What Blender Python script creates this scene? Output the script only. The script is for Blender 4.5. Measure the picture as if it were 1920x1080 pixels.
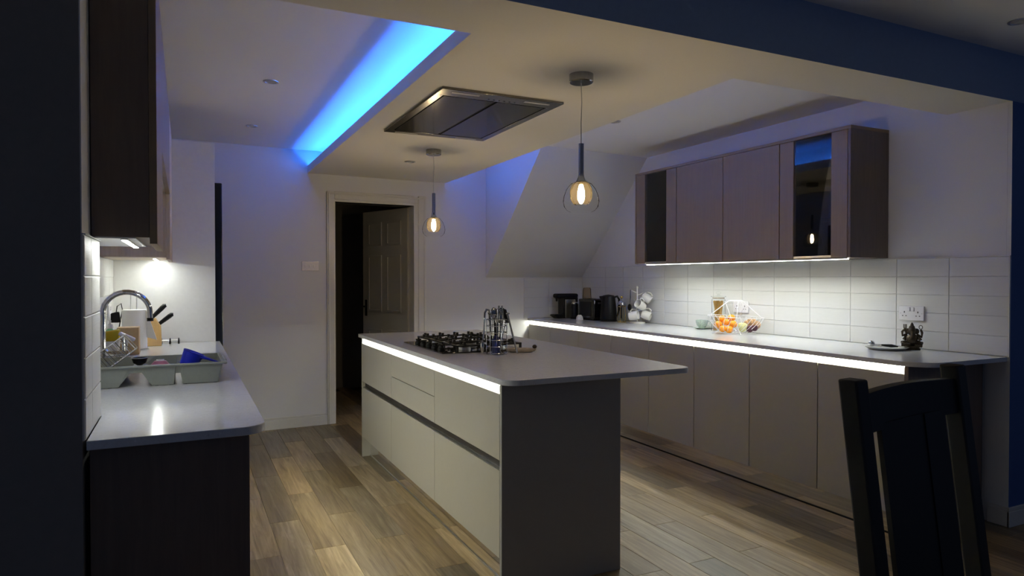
import bpy, bmesh, math, random
from mathutils import Vector, Matrix
random.seed(7)
S = bpy.context.scene
for o in list(bpy.data.objects): bpy.data.objects.remove(o)
COL = S.collection
PI = math.pi

# ------------------------------------------------------------------ camera
H = 1.334
cd = bpy.data.cameras.new('camera'); cam = bpy.data.objects.new('camera', cd); COL.objects.link(cam)
cd.sensor_width = 36; cd.lens = 36 * 1265 / 1920; cd.clip_start = .05
YAW, PITCH = math.radians(25.9), math.radians(-.83)
fw = Vector((math.sin(YAW) * math.cos(PITCH), math.cos(YAW) * math.cos(PITCH), math.sin(PITCH)))
cam.location = (0, 0, H); cam.rotation_euler = fw.to_track_quat('-Z', 'Y').to_euler()
S.camera = cam
# ------------------------------------------------------------------ world: dusk left in the unlit living room
w = bpy.data.worlds.new('world'); S.world = w; w.use_nodes = True
w.node_tree.nodes['Background'].inputs[0].default_value = (.40, .56, 1.0, 1)
w.node_tree.nodes['Background'].inputs[1].default_value = .060
S.view_settings.view_transform = 'Standard'; S.view_settings.look = 'None'
S.view_settings.gamma = 1; S.view_settings.exposure = .3
S.view_settings.use_curve_mapping = False
# lamp strengths (radiance of the emitting surfaces)
L_RUN, L_ISL, L_LEFT, L_WALLCAB, L_LWALL, L_COVE, L_BULB, L_GLASSCAB = 66, 70, 225, 172, 76, 128, 248, 0

# ------------------------------------------------------------------ materials
def nt(name):
    m = bpy.data.materials.new(name); m.use_nodes = True
    t = m.node_tree; p = t.nodes['Principled BSDF']
    return m, t, p
def coords(t, scale, rnd=False):
    tc = t.nodes.new('ShaderNodeTexCoord'); mp = t.nodes.new('ShaderNodeMapping'); mp.inputs['Scale'].default_value = scale
    src = tc.outputs['Object']
    if rnd:
        oi = t.nodes.new('ShaderNodeObjectInfo'); ml = t.nodes.new('ShaderNodeMath'); ml.operation = 'MULTIPLY'; ml.inputs[1].default_value = 37.0
        t.links.new(oi.outputs['Random'], ml.inputs[0])
        va = t.nodes.new('ShaderNodeVectorMath'); va.operation = 'ADD'
        t.links.new(src, va.inputs[0]); t.links.new(ml.outputs[0], va.inputs[1]); src = va.outputs[0]
    t.links.new(src, mp.inputs['Vector'])
    return mp.outputs['Vector']
def ramp(t, fac, stops):
    r = t.nodes.new('ShaderNodeValToRGB'); e = r.color_ramp.elements
    e[0].position, e[0].color = stops[0][0], (*stops[0][1], 1); e[1].position, e[1].color = stops[-1][0], (*stops[-1][1], 1)
    for p, c in stops[1:-1]:
        n = e.new(p); n.color = (*c, 1)
    t.links.new(fac, r.inputs[0]); return r.outputs[0]
def noise(t, vec, scale, detail=4, rough=.55, dist=0):
    n = t.nodes.new('ShaderNodeTexNoise'); n.inputs['Scale'].default_value = scale; n.inputs['Detail'].default_value = detail
    n.inputs['Roughness'].default_value = rough; n.inputs['Distortion'].default_value = dist
    t.links.new(vec, n.inputs['Vector']); return n.outputs['Fac']
def bump(t, p, h, strength, dist=.002):
    b = t.nodes.new('ShaderNodeBump'); b.inputs['Strength'].default_value = strength; b.inputs['Distance'].default_value = dist
    t.links.new(h, b.inputs['Height']); t.links.new(b.outputs[0], p.inputs['Normal'])
def plain(name, c, rough=.5, metal=0, var=.06, scale=(8, 8, 8), bs=0, ns=6, coat=0, spec=.5):
    m, t, p = nt(name)
    v = coords(t, scale); f = noise(t, v, ns)
    lo = tuple(x * (1 - var) for x in c); hi = tuple(min(1, x * (1 + var)) for x in c)
    t.links.new(ramp(t, f, [(.3, lo), (.7, hi)]), p.inputs['Base Color'])
    p.inputs['Roughness'].default_value = rough; p.inputs['Metallic'].default_value = metal
    p.inputs['Specular IOR Level'].default_value = spec
    if coat: p.inputs['Coat Weight'].default_value = coat; p.inputs['Coat Roughness'].default_value = .05
    if bs: bump(t, p, f, bs)
    return m
def emit(name, c, s):
    m, t, p = nt(name)
    p.inputs['Base Color'].default_value = (.8, .8, .8, 1); p.inputs['Emission Color'].default_value = (*c, 1); p.inputs['Emission Strength'].default_value = s
    return m
def thin_glass(name, tint, refl=.9, rough=.02, blend=.12, haze=None, hz=0):
    m = bpy.data.materials.new(name); m.use_nodes = True; t = m.node_tree
    t.nodes.remove(t.nodes['Principled BSDF']); out = t.nodes['Material Output']
    tr = t.nodes.new('ShaderNodeBsdfTransparent'); tr.inputs[0].default_value = (*tint, 1)
    gl = t.nodes.new('ShaderNodeBsdfGlossy'); gl.inputs['Roughness'].default_value = rough; gl.inputs[0].default_value = (refl, refl, refl, 1)
    lw = t.nodes.new('ShaderNodeLayerWeight'); lw.inputs[0].default_value = blend
    mx = t.nodes.new('ShaderNodeMixShader'); t.links.new(lw.outputs['Fresnel'], mx.inputs[0])
    
    src = tr.outputs[0]
    if haze:
        tl = t.nodes.new('ShaderNodeBsdfTranslucent'); tl.inputs[0].default_value = (*haze, 1); m3 = t.nodes.new('ShaderNodeMixShader'); m3.inputs[0].default_value = hz
        t.links.new(src, m3.inputs[1]); t.links.new(tl.outputs[0], m3.inputs[2]); src = m3.outputs[0]
    t.links.new(src, mx.inputs[1]); t.links.new(gl.outputs[0], mx.inputs[2]); t.links.new(mx.outputs[0], out.inputs[0])
    return m
def wood(name, a, b, scale=(30, 30, 1.6), rough=.5, bs=.15):
    m, t, p = nt(name); v = coords(t, scale)
    f = noise(t, v, 3, 8, .65, .8); t.links.new(ramp(t, f, [(.25, a), (.5, tuple((x + y) / 2 for x, y in zip(a, b))), (.75, b)]), p.inputs['Base Color'])
    p.inputs['Roughness'].default_value = rough; bump(t, p, f, bs, .001); return m
def quartz(name, c, rough=.13):
    m, t, p = nt(name); v = coords(t, (1, 1, 1))
    vo = t.nodes.new('ShaderNodeTexVoronoi'); vo.inputs['Scale'].default_value = 260; t.links.new(v, vo.inputs['Vector'])
    f = noise(t, v, 60, 3); sp = ramp(t, vo.outputs['Color'], [(0, tuple(x * .72 for x in c)), (.16, tuple(x * .95 for x in c)), (.9, c), (1, tuple(min(1, x * 1.2) for x in c))])
    mx = t.nodes.new('ShaderNodeMix'); mx.data_type = 'RGBA'; mx.blend_type = 'MULTIPLY'; mx.inputs[0].default_value = .6
    t.links.new(sp, mx.inputs[6]); t.links.new(ramp(t, f, [(.3, (.9, .9, .9)), (.7, (1, 1, 1))]), mx.inputs[7])
    t.links.new(mx.outputs[2], p.inputs['Base Color']); p.inputs['Roughness'].default_value = rough
    return m
def tile_mat(name, c):
    m, t, p = nt(name); v = coords(t, (3, 3, 110), True)
    f = noise(t, v, 2.2, 6, .7, .3)
    t.links.new(ramp(t, f, [(.25, tuple(x * .93 for x in c)), (.75, c)]), p.inputs['Base Color'])
    p.inputs['Roughness'].default_value = .42; bump(t, p, f, .5, .0018); return m
def plank_mat():
    m, t, p = nt('oak_vinyl')
    v = coords(t, (17, 1.0, 1), True); f = noise(t, v, 2.0, 8, .62, .9)
    v2 = coords(t, (90, 3.0, 1), True); f2 = noise(t, v2, 2, 5, .6)
    c = ramp(t, f, [(.22, (.095, .064, .030)), (.42, (.24, .175, .088)), (.58, (.345, .26, .142)), (.78, (.47, .375, .225))])
    mx = t.nodes.new('ShaderNodeMix'); mx.data_type = 'RGBA'; mx.blend_type = 'MULTIPLY'; mx.inputs[0].default_value = .5
    t.links.new(c, mx.inputs[6]); t.links.new(ramp(t, f2, [(.3, (.6, .58, .55)), (.7, (1, 1, 1))]), mx.inputs[7])
    oi = t.nodes.new('ShaderNodeObjectInfo'); m2 = t.nodes.new('ShaderNodeMix'); m2.data_type = 'RGBA'; m2.blend_type = 'MULTIPLY'; m2.inputs[0].default_value = 1
    t.links.new(mx.outputs[2], m2.inputs[6]); t.links.new(oi.outputs['Color'], m2.inputs[7])
    t.links.new(m2.outputs[2], p.inputs['Base Color']); p.inputs['Roughness'].default_value = .38
    bump(t, p, f2, .12, .0008); return m

M = dict(
    white=plain('white_wall_paint', (.74, .74, .74), .75, var=.02, bs=.08, ns=30), ceil=plain('ceiling_paint', (.89, .89, .89), .8, var=.015, bs=.05, ns=30),
    cream=plain('cream_soffit_paint', (.83, .80, .73), .75, var=.02, bs=.05, ns=30),
    beamblue=plain('beam_blue_light_tint', (.22, .32, .52), .7, var=.03), navy=plain('side_wall_blue_light_tint', (.06, .13, .36), .7, var=.03),  # blue light of the living room put into beam and side wall colours
    leafshade=plain('door_paint_with_shade', (.40, .39, .365), .4, var=.02), grey=plain('wall_paint_with_shade', (.21, .2, .19), .75, var=.03), gloss=plain('white_gloss_woodwork', (.70, .685, .64), .35, var=.02),  # shade on door leaf and unlit walls is put into their colours
    tile=tile_mat('linen_wall_tile', (.73, .74, .72)), grout=plain('grey_grout', (.64, .64, .63), .9, var=.05),
    cash=plain('cashmere_matt_door', (.44, .415, .345), .38, var=.015), cashshade=plain('cashmere_painted_shade', (.33, .32, .30), .45, var=.015), chrome2=plain('dark_chrome', (.40, .40, .41), .14, 1, var=.1), cashdark=plain('carcass_gap_shade', (.05, .045, .04), .5, var=.02),  # end panel and carcass hold painted shade; second chrome is only a darker copy
    oak=wood('grey_brown_oak', (.245, .17, .098), (.29, .205, .12), (16, 16, 1.1), bs=.06), oaklit=wood('oak_with_painted_light', (.58, .47, .34), (.72, .60, .45)), oakdark=wood('dark_oak_end', (.14, .105, .08), (.19, .14, .11), (16, 16, 1.1), bs=.06),  # left cabinets: LED light put into a paler copy of the oak
    quartz=quartz('pale_quartz', (.69, .705, .74)), hoodsteel=plain('hood_steel', (.20, .19, .185), .2, 1, var=.05), steel=plain('brushed_steel', (.62, .62, .62), .28, 1, var=.05, scale=(4, 4, 90)),
    chrome=plain('chrome', (.72, .72, .73), .07, 1, var=.02), plinth=plain('polished_steel_plinth', (.90, .89, .86), .07, 1, var=.02),
    alu=plain('white_aluminium', (.78, .78, .76), .4, 0, var=.02), dark=plain('black_plastic', (.006, .006, .007), .4, var=.1, spec=.22), darkgloss=plain('black_glass', (.008, .008, .009), .05, var=.1, coat=.5),
    iron=plain('cast_iron', (.014, .014, .014), .55, var=.2, bs=.2, ns=40), chan=plain('dark_bronze_channel', (.03, .025, .02), .45, .2, var=.1),
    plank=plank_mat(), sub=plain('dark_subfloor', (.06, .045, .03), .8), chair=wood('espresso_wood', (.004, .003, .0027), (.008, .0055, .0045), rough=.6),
    greyplastic=plain('grey_plastic', (.26, .275, .25), .45, var=.04), blueplastic=plain('blue_plastic', (.008, .02, .52), .4), pink=plain('pink_ceramic', (.45, .16, .25), .3, var=.2),
    paper=plain('white_paper', (.86, .86, .84), .85, var=.03, bs=.2, ns=40), kraft=plain('kraft_card', (.52, .36, .2), .8, var=.06), beech=wood('beech_block', (.55, .33, .10), (.68, .44, .17)),
    yellow=plain('yellow_sponge', (.56, .39, .015), .9, var=.12, bs=.6, ns=60), green=plain('green_soap', (.25, .62, .33), .3), whitep=plain('white_plastic', (.8, .8, .82), .3, var=.02),
    ceramic=plain('white_ceramic', (.78, .775, .74), .22, var=.02), teal=plain('speckled_celadon', (.44, .53, .48), .3, var=.35, ns=20), brass=plain('brass', (.75, .52, .16), .2, 1),
    glass=thin_glass('clear_glass', (.96, .97, .96), .9, .02, .05), pglass=thin_glass('pendant_glass', (.98, .98, .97), 1, .02, .03), smoke=thin_glass('smoked_amber_glass', (.84, .78, .66), .8, .03, .15, (.80, .62, .36), .007), darkglass=thin_glass('tinted_cabinet_glass', (.62, .62, .64), 1.0, .01, .36),
    amber=thin_glass('amber_tumbler_glass', (.86, .76, .64), .9, .03, .12), pasta=plain('spaghetti', (.50, .30, .085), .6, var=.25, scale=(200, 200, 3)), orange=plain('orange_peel', (.90, .33, .015), .45, var=.12, bs=.3, ns=50), pear=plain('yellow_green_apple', (.66, .64, .30), .35, var=.2),
    apple=plain('red_yellow_apple', (.66, .40, .20), .35, var=.55, ns=4), purple=plain('dark_plum', (.10, .03, .045), .35, var=.4), stalk=plain('fruit_stalk', (.12, .08, .03), .8), leafg=plain('leaf_green', (.1, .2, .03), .6),
    bronze=plain('old_bronze', (.075, .06, .04), .42, .7, var=.5, bs=.5, ns=30), pewter=plain('pewter_plate', (.50, .52, .52), .22, .4, var=.1), beige=plain('beige_stoneware', (.42, .36, .28), .5, var=.15),
    blackdoor=plain('black_fridge_door', (.015, .017, .022), .12, var=.1), hoodglass=plain('hood_glass', (.008, .008, .010), .12, 0, var=.05, spec=.35), blueink=plain('blue_silicone', (.01, .015, .10), .45), screw=plain('dark_slot', (.02, .02, .02), .6),
    chromeblue=plain('blue_tinted_chrome', (.34, .40, .58), .05, 1, var=.05), dimwhite=plain('downlight_lens', (.5, .5, .48), .3), switchsteel=plain('satin_switch_plate', (.60, .58, .57), .35, .2, var=.03), brownb=plain('brown_seed_ball', (.035, .025, .02), .7, var=.3),
    led=None)
del M['led']
WH = (.97, .99, .85)
M['led_run'] = emit('led_run', WH, L_RUN); M['led_isl'] = emit('led_island', WH, L_ISL); M['led_left'] = emit('led_left', WH, L_LEFT)
M['led_wc'] = emit('led_wallcab', (.98, 1, .91), L_WALLCAB); M['led_lw'] = emit('led_leftwall_near', (.96, 1, .94), L_LWALL * .82); M['led_lw2'] = emit('led_leftwall_far', (.96, 1, .94), L_LWALL)
M['led_blue'] = emit('led_blue', (.02, .16, 1), L_COVE); M['led_bluecab'] = emit('led_blue_cabinet', (.02, .12, 1), L_GLASSCAB)
M['bulb'] = emit('warm_filament', (1, .80, .52), L_BULB)

# ------------------------------------------------------------------ mesh helpers
class B:
    """collects shapes given in world coordinates; build() links them as one mesh object"""
    def __init__(s): s.bm = bmesh.new()
    def box(s, x0, x1, y0, y1, z0, z1):
        vs = [s.bm.verts.new((x, y, z)) for x in (x0, x1) for y in (y0, y1) for z in (z0, z1)]
        for f in ((0, 1, 3, 2), (4, 6, 7, 5), (0, 4, 5, 1), (2, 3, 7, 6), (0, 2, 6, 4), (1, 5, 7, 3)): s.bm.faces.new([vs[i] for i in f])
        return s
    def hexa(s, pts):   # 8 points: bottom 4 ccw, top 4 ccw
        vs = [s.bm.verts.new(p) for p in pts]
        for f in ((3, 2, 1, 0), (4, 5, 6, 7), (0, 1, 5, 4), (1, 2, 6, 5), (2, 3, 7, 6), (3, 0, 4, 7)): s.bm.faces.new([vs[i] for i in f])
        return s
    def prism(s, poly, a0, a1, axis='z'):
        def P(u, v, a): return (u, v, a) if axis == 'z' else ((a, u, v) if axis == 'x' else (u, a, v))
        lo = [s.bm.verts.new(P(u, v, a0)) for u, v in poly]; hi = [s.bm.verts.new(P(u, v, a1)) for u, v in poly]
        s.bm.faces.new(lo[::-1]); s.bm.faces.new(hi); n = len(poly)
        for i in range(n): s.bm.faces.new((lo[i], lo[(i + 1) % n], hi[(i + 1) % n], hi[i]))
        return s
    def lathe(s, prof, c, n=24, axis=None, cap0=True, cap1=True):
        q = Vector((0, 0, 1)).rotation_difference(Vector(axis).normalized()) if axis else None
        c = Vector(c); rings = []
        for r, z in prof:
            ring = []
            for i in range(n):
                v = Vector((r * math.cos(2 * PI * i / n), r * math.sin(2 * PI * i / n), z))
                if q: v = q @ v
                ring.append(s.bm.verts.new(c + v))
            rings.append(ring)
        for a, b in zip(rings, rings[1:]):
            for i in range(n): s.bm.faces.new((a[i], a[(i + 1) % n], b[(i + 1) % n], b[i]))
        if cap0: s.bm.faces.new(rings[0][::-1])
        if cap1: s.bm.faces.new(rings[-1])
        return s
    def cyl(s, a, b, r0, r1=None, n=16):
        a, b = Vector(a), Vector(b); return s.lathe([(r0, 0), (r1 if r1 is not None else r0, (b - a).length)], a, n, b - a)
    def tube(s, pts, r, n=8, closed=False):
        pts = [Vector(p) for p in pts]; N = len(pts); rings = []; up = None
        for i, p in enumerate(pts):
            if closed: d = pts[(i + 1) % N] - pts[i - 1]
            else: d = pts[min(i + 1, N - 1)] - pts[max(i - 1, 0)]
            d.normalize()
            if up is None: up = d.orthogonal().normalized()
            else: up = (up - d * up.dot(d)).normalized()
            sd = d.cross(up); rr = r[i] if isinstance(r, (list, tuple)) else r
            rings.append([s.bm.verts.new(p + rr * (math.cos(2 * PI * k / n) * up + math.sin(2 * PI * k / n) * sd)) for k in range(n)])
        rng = range(N if closed else N - 1)
        for i in rng:
            a, b = rings[i], rings[(i + 1) % N]
            for k in range(n): s.bm.faces.new((a[k], a[(k + 1) % n], b[(k + 1) % n], b[k]))
        if not closed: s.bm.faces.new(rings[0][::-1]); s.bm.faces.new(rings[-1])
        return s
    def ball(s, c, r, sc=(1, 1, 1), n=16, m=10, rot=None):
        mat = Matrix.Translation(c)
        if rot: mat = mat @ rot.to_4x4()
        mat = mat @ Matrix.Diagonal((*[r * k for k in sc], 1))
        bmesh.ops.create_uvsphere(s.bm, u_segments=n, v_segments=m, radius=1, matrix=mat); return s
    def xf(s, mat): bmesh.ops.transform(s.bm, matrix=mat, verts=s.bm.verts); return s
    def build(s, name, mat, parent=None, bevel=0, seg=2, smooth=True, base=None, solid=0):
        bm = s.bm; bmesh.ops.recalc_face_normals(bm, faces=bm.faces)
        org = Vector((0, 0, 0))
        if parent is not None: org = root_loc(parent)
        elif base is not None: org = Vector(base)
        if org.length: bmesh.ops.translate(bm, vec=-org, verts=bm.verts)
        if smooth:
            for f in bm.faces: f.smooth = True
            for e in bm.edges:
                if len(e.link_faces) == 2 and e.calc_face_angle(0) > .6: e.smooth = False
        me = bpy.data.meshes.new(name); bm.to_mesh(me); bm.free()
        for k in (mat if isinstance(mat, (list, tuple)) else [mat]): me.materials.append(k)
        o = bpy.data.objects.new(name, me); COL.objects.link(o)
        if parent is not None: o.parent = parent
        else: o.location = org
        if solid:
            md = o.modifiers.new('shell', 'SOLIDIFY'); md.thickness = solid; md.offset = 0
        if bevel:
            md = o.modifiers.new('edge', 'BEVEL'); md.width = bevel; md.segments = seg; md.limit_method = 'ANGLE'; md.angle_limit = .7
            md.harden_normals = False
        return o
LOC = {}
def root_loc(o):
    while o.parent is not None: o = o.parent
    return Vector(o.location)
def tag(o, label, cat, group=None, kind=None):
    o['label'] = label; o['category'] = cat
    if group: o['group'] = group
    if kind: o['kind'] = kind
    return o
def thing(name, label, cat, loc, group=None, kind=None):
    o = bpy.data.objects.new(name, None); COL.objects.link(o); o.location = loc; o.empty_display_size = .05
    return tag(o, label, cat, group, kind)
def struct(name, label, cat='room'):
    return thing(name, label, cat, (0, 0, 0), None, 'structure')
def arc(cx, cy, r, a0, a1, n): return [(cx + r * math.cos(math.radians(a0 + (a1 - a0) * i / n)), cy + r * math.sin(math.radians(a0 + (a1 - a0) * i / n))) for i in range(n + 1)]
def rrect(x0, x1, y0, y1, r, n=5):
    return arc(x1 - r, y1 - r, r, 0, 90, n) + arc(x0 + r, y1 - r, r, 90, 180, n) + arc(x0 + r, y0 + r, r, 180, 270, n) + arc(x1 - r, y0 + r, r, 270, 360, n)

# ================================================================== ROOM
XR = 3.97; ZC = 2.48; ZS = 2.277; WA = .0437
def yb(x): return 6.217 + WA * x           # back wall runs very slightly out of square
# ---- floor with single planks
fl = struct('floor', 'oak-look plank floor laid lengthwise through kitchen and living room', 'floor')
B().box(-2.6, 6.2, -1.2, 8.6, -.06, -.0125).build('subfloor', M['sub'], fl, smooth=False)
PW, PL = .155, .93
pm = bpy.data.meshes.new('plank'); b = bmesh.new()
g = .0006; z1 = 0
vs = [b.verts.new(p) for p in ((g, g, -.012), (PW - g, g, -.012), (PW - g, PL - g, -.012), (g, PL - g, -.012), (g, g, -.001), (PW - g, g, -.001), (PW - g, PL - g, -.001), (g, PL - g, -.001),
      (.0022, .0022, 0), (PW - .0022, .0022, 0), (PW - .0022, PL - .0022, 0), (.0022, PL - .0022, 0))]
for f in ((3, 2, 1, 0), (0, 1, 5, 4), (1, 2, 6, 5), (2, 3, 7, 6), (3, 0, 4, 7), (4, 5, 9, 8), (5, 6, 10, 9), (6, 7, 11, 10), (7, 4, 8, 11), (8, 9, 10, 11)): b.faces.new([vs[i] for i in f])
b.to_mesh(pm); b.free(); pm.materials.append(M['plank'])
rp = random.Random(11)
special = {(0, 2.925): 1.35, (1, 2.46): 1.42, (4, 3.855): 1.22, (4, 2.925): .95, (2, 3.855): .82, (1, 3.39): .95, (3, 3.39): .88, (3, 2.46): 1.1, (15, 2.46): 1.35, (-1, 4.32): 1.3, (2, 2.925): .98, (-1, 2.46): .92, (0, 3.855): .78, (1, 4.32): 1.12}
for k in range(-4, 25):
    x = .41 + PW * k; y = (3.855 if k % 2 == 0 else 3.39) - 3 * PL
    while y < 7.6:
        o = bpy.data.objects.new('plank', pm); COL.objects.link(o); o.parent = fl; o.location = (x, y, 0)
        f = rp.uniform(.55, 1.42); t = rp.uniform(-.04, .09)
        for (kk, yy), v in special.items():
            if kk == k and abs(yy - y) < .1: f = v
        o.color = (f * (1 + t), f, f * (1 - t * 1.6), 1)
        y += PL
# ---- walls
tm = {}
def tile_mesh(wd, ht):
    key = (round(wd, 3), round(ht, 3))
    if key in tm: return tm[key]
    bm = bmesh.new(); e = .0016; d = .008
    p = [(0, e, e), (0, wd - e, e), (0, wd - e, ht - e), (0, e, ht - e)]
    a = [bm.verts.new((0, y, z)) for _, y, z in p]; c = [bm.verts.new((-d + .0015, y, z)) for _, y, z in p]
    ii = .0014
    dd = [bm.verts.new((-d, e + ii, e + ii)), bm.verts.new((-d, wd - e - ii, e + ii)), bm.verts.new((-d, wd - e - ii, ht - e - ii)), bm.verts.new((-d, e + ii, ht - e - ii))]
    for u, v in ((a, c), (c, dd)):
        for i in range(4): bm.faces.new((u[i], u[(i + 1) % 4], v[(i + 1) % 4], v[i]))
    bm.faces.new(dd); bm.faces.new(a[::-1]); bmesh.ops.recalc_face_normals(bm, faces=bm.faces)
    me = bpy.data.meshes.new('tile'); bm.to_mesh(me); bm.free(); me.materials.append(M['tile']); tm[key] = me
    return me
def tile(parent, wd, ht, loc, rotz):
    o = bpy.data.objects.new('tile', tile_mesh(wd, ht)); COL.objects.link(o); o.parent = parent; o.location = loc; o.rotation_euler = (0, 0, rotz)
wr = struct('wall_right', 'white right-hand kitchen wall with linen tile splashback', 'wall')
B().box(XR, XR + .14, 2.10, 6.6, -.01, 2.75).build('plaster', M['white'], wr, smooth=False)
B().box(XR - .0045, XR, 2.082, yb(XR), .912, 1.452).build('grout_bed', M['grout'], wr, smooth=False)
edges = [2.082, 2.396, 2.714] + [2.714 + .321 * i for i in range(1, 11)]
edges = [e for e in edges if e < yb(XR) - .1] + [yb(XR) - .005]
for a, c in zip(edges, edges[1:]):
    for r in range(5): tile(wr, c - a, .108, (XR, a, .912 + .108 * r), 0)
B().box(XR - .011, XR, 2.078, yb(XR), 1.452, 1.456).build('tile_trim', M['alu'], wr); B().box(XR - .011, XR, 2.077, 2.0815, .912, 1.456).build('tile_trim', M['alu'], wr)

wb = struct('wall_back', 'white back wall with the door opening and blue glow above', 'wall')
def bx(x, d=0): return (x - WA * d, yb(x) + d)     # point on the back wall line, d behind it
def wallprism(x0, x1, z0, z1, d0=0, d1=.12):
    return [(*bx(x0, d0), z0), (*bx(x1, d0), z0), (*bx(x1, d1), z0), (*bx(x0, d1), z0), (*bx(x0, d0), z1), (*bx(x1, d0), z1), (*bx(x1, d1), z1), (*bx(x0, d1), z1)]
DX0, DX1, DZ = 1.232, 2.005, 2.035
b = B(); b.hexa(wallprism(-.9, DX0, -.01, 2.75)).hexa(wallprism(DX1, 4.15, -.01, 2.75)).hexa(wallprism(DX0, DX1, DZ, 2.75)); b.build('plaster', M['white'], wb, smooth=False)
B().hexa(wallprism(3.23, XR, .912, 1.332, -.0045, 0)).build('grout_bed', M['grout'], wb, smooth=False)
ang = math.atan(WA)
for r, ht in enumerate((.108, .108, .108, .094)):
    for a, c in ((3.23, 3.53), (3.53, 3.83), (3.83, 3.962)): tile(wb, (c - a) * 1.001, ht, (c, yb(c), .912 + .108 * r), PI / 2 + ang)
B().hexa(wallprism(3.224, 3.229, .912, 1.335, -.011, 0)).build('tile_trim', M['alu'], wb)
# left wall: shallow pier in front, deeper sink bay behind
wl = struct('wall_left', 'left kitchen wall with tiled pier and deeper sink bay', 'wall')
XN, XB = -.24, -.41
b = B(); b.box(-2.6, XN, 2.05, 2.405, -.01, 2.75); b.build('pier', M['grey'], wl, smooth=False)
B().box(XB - .14, XB, 2.405, 6.4, -.01, 2.75).build('plaster', M['white'], wl, smooth=False)
B().box(XN, XN + .003, 2.052, 2.4035, 1.452, 2.70).build('pier_plaster', M['white'], wl, smooth=False)
B().box(XN, XN + .0045, 2.052, 2.4035, .912, 1.448).build('grout_bed', M['grout'], wl, smooth=False)
for a, c in ((2.054, 2.195), (2.195, 2.4035)):
    for r in range(5): tile(wl, c - a, .107, (XN, c, .912 + .107 * r), PI)
B().box(XN, XN + .011, 2.052, 2.408, 1.447, 1.4505).build('tile_trim', M['steel'], wl)
B().box(XB, XB + .0045, 2.405, 4.93, .912, 1.448).build('grout_bed', M['grout'], wl, smooth=False)
y = 2.41
while y < 4.9:
    c = min(y + .321, 4.928)
    for r in range(5): tile(wl, c - y, .107, (XB, c, .912 + .107 * r), PI)
    y = c
# opening wall between kitchen and living room
wf = struct('wall_front', 'deep beam and side wall of the opening towards the living room', 'wall')
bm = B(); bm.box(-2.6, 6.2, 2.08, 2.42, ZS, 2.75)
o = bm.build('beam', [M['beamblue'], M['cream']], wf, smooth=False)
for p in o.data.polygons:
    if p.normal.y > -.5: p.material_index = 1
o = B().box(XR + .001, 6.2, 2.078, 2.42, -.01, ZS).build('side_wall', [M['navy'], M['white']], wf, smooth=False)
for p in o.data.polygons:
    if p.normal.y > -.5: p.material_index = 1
# ceiling
ce = struct('ceiling', 'white kitchen ceiling with dropped box, blue cove light and sloping corner', 'ceiling')
B().box(-.7, 4.1, 2.42, 6.6, ZC, 2.75).build('main_ceiling', M['ceil'], ce, smooth=False)
B().box(-2.6, 6.2, -1.6, 2.08, 2.53, 2.75).build('living_room_ceiling', M['ceil'], ce, smooth=False)
b = B(); b.box(1.15, 2.19, 2.42, 6.4, 2.297, ZC); b.box(1.0, 2.336, 2.42, 6.4, ZS, 2.297); b.box(1.0, 1.016, 2.42, 6.4, 2.297, 2.343); b.box(2.32, 2.336, 2.42, 6.4, 2.297, 2.343)
b.build('cove_box', M['cream'], ce, smooth=False)
# sloping roof corner: rises from the back wall towards the room
XK = 2.78; zb = 1.34
ytop = 5.13; yk = yb(XK)
b = B(); V = b.bm.verts.new
pts = [V((XK, ytop, ZC)), V((XR + .02, ytop + .10, ZC)), V((XR + .02, yb(XR), zb)), V((XK, yk, zb)), V((XK, yk + .1, ZC)), V((XR + .02, yb(XR) + .1, ZC)), V((XK, yk + .1, zb)), V((XR + .02, yb(XR) + .1, zb))]
for f in ((0, 1, 2, 3), (0, 3, 6, 4), (3, 2, 7, 6), (1, 5, 7, 2), (0, 4, 5, 1), (4, 6, 7, 5)): b.bm.faces.new([pts[i] for i in f])
b.build('sloping_section', M['white'], ce, smooth=False)
# hall behind the door
wh = struct('wall_hall', 'unlit hall behind the half open door', 'wall')
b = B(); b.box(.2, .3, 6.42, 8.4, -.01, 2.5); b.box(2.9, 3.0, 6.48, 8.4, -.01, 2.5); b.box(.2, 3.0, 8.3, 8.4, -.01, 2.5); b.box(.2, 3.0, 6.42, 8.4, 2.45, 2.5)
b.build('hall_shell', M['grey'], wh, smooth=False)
# baseboards
def skirt(nm, label, pts_fn, *runs):
    r = struct(nm, label, 'baseboard')
    for a, c in runs:
        b = B(); b.hexa(wallprism(a, c, 0, .085, -.016, 0)); b.hexa(wallprism(a, c, .085, .105, -.010, 0)); b.build('board', M['gloss'], r, bevel=.003)
skirt('baseboard_back', 'white skirting board along the back wall', None, (.22, 1.166), (2.125, 3.25))
r = struct('baseboard_right', 'white skirting board round the end of the right wall', 'baseboard')
B().box(XR - .015, XR, 2.066, 2.178, 0, .085).box(XR - .010, XR, 2.068, 2.178, .085, .105).build('board', M['gloss'], r, bevel=.003)
B().box(XR - .015, 6.2, 2.062, 2.078, 0, .085).box(XR - .010, 6.2, 2.067, 2.078, .085, .105).build('board', M['gloss'], r, bevel=.003)
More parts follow.
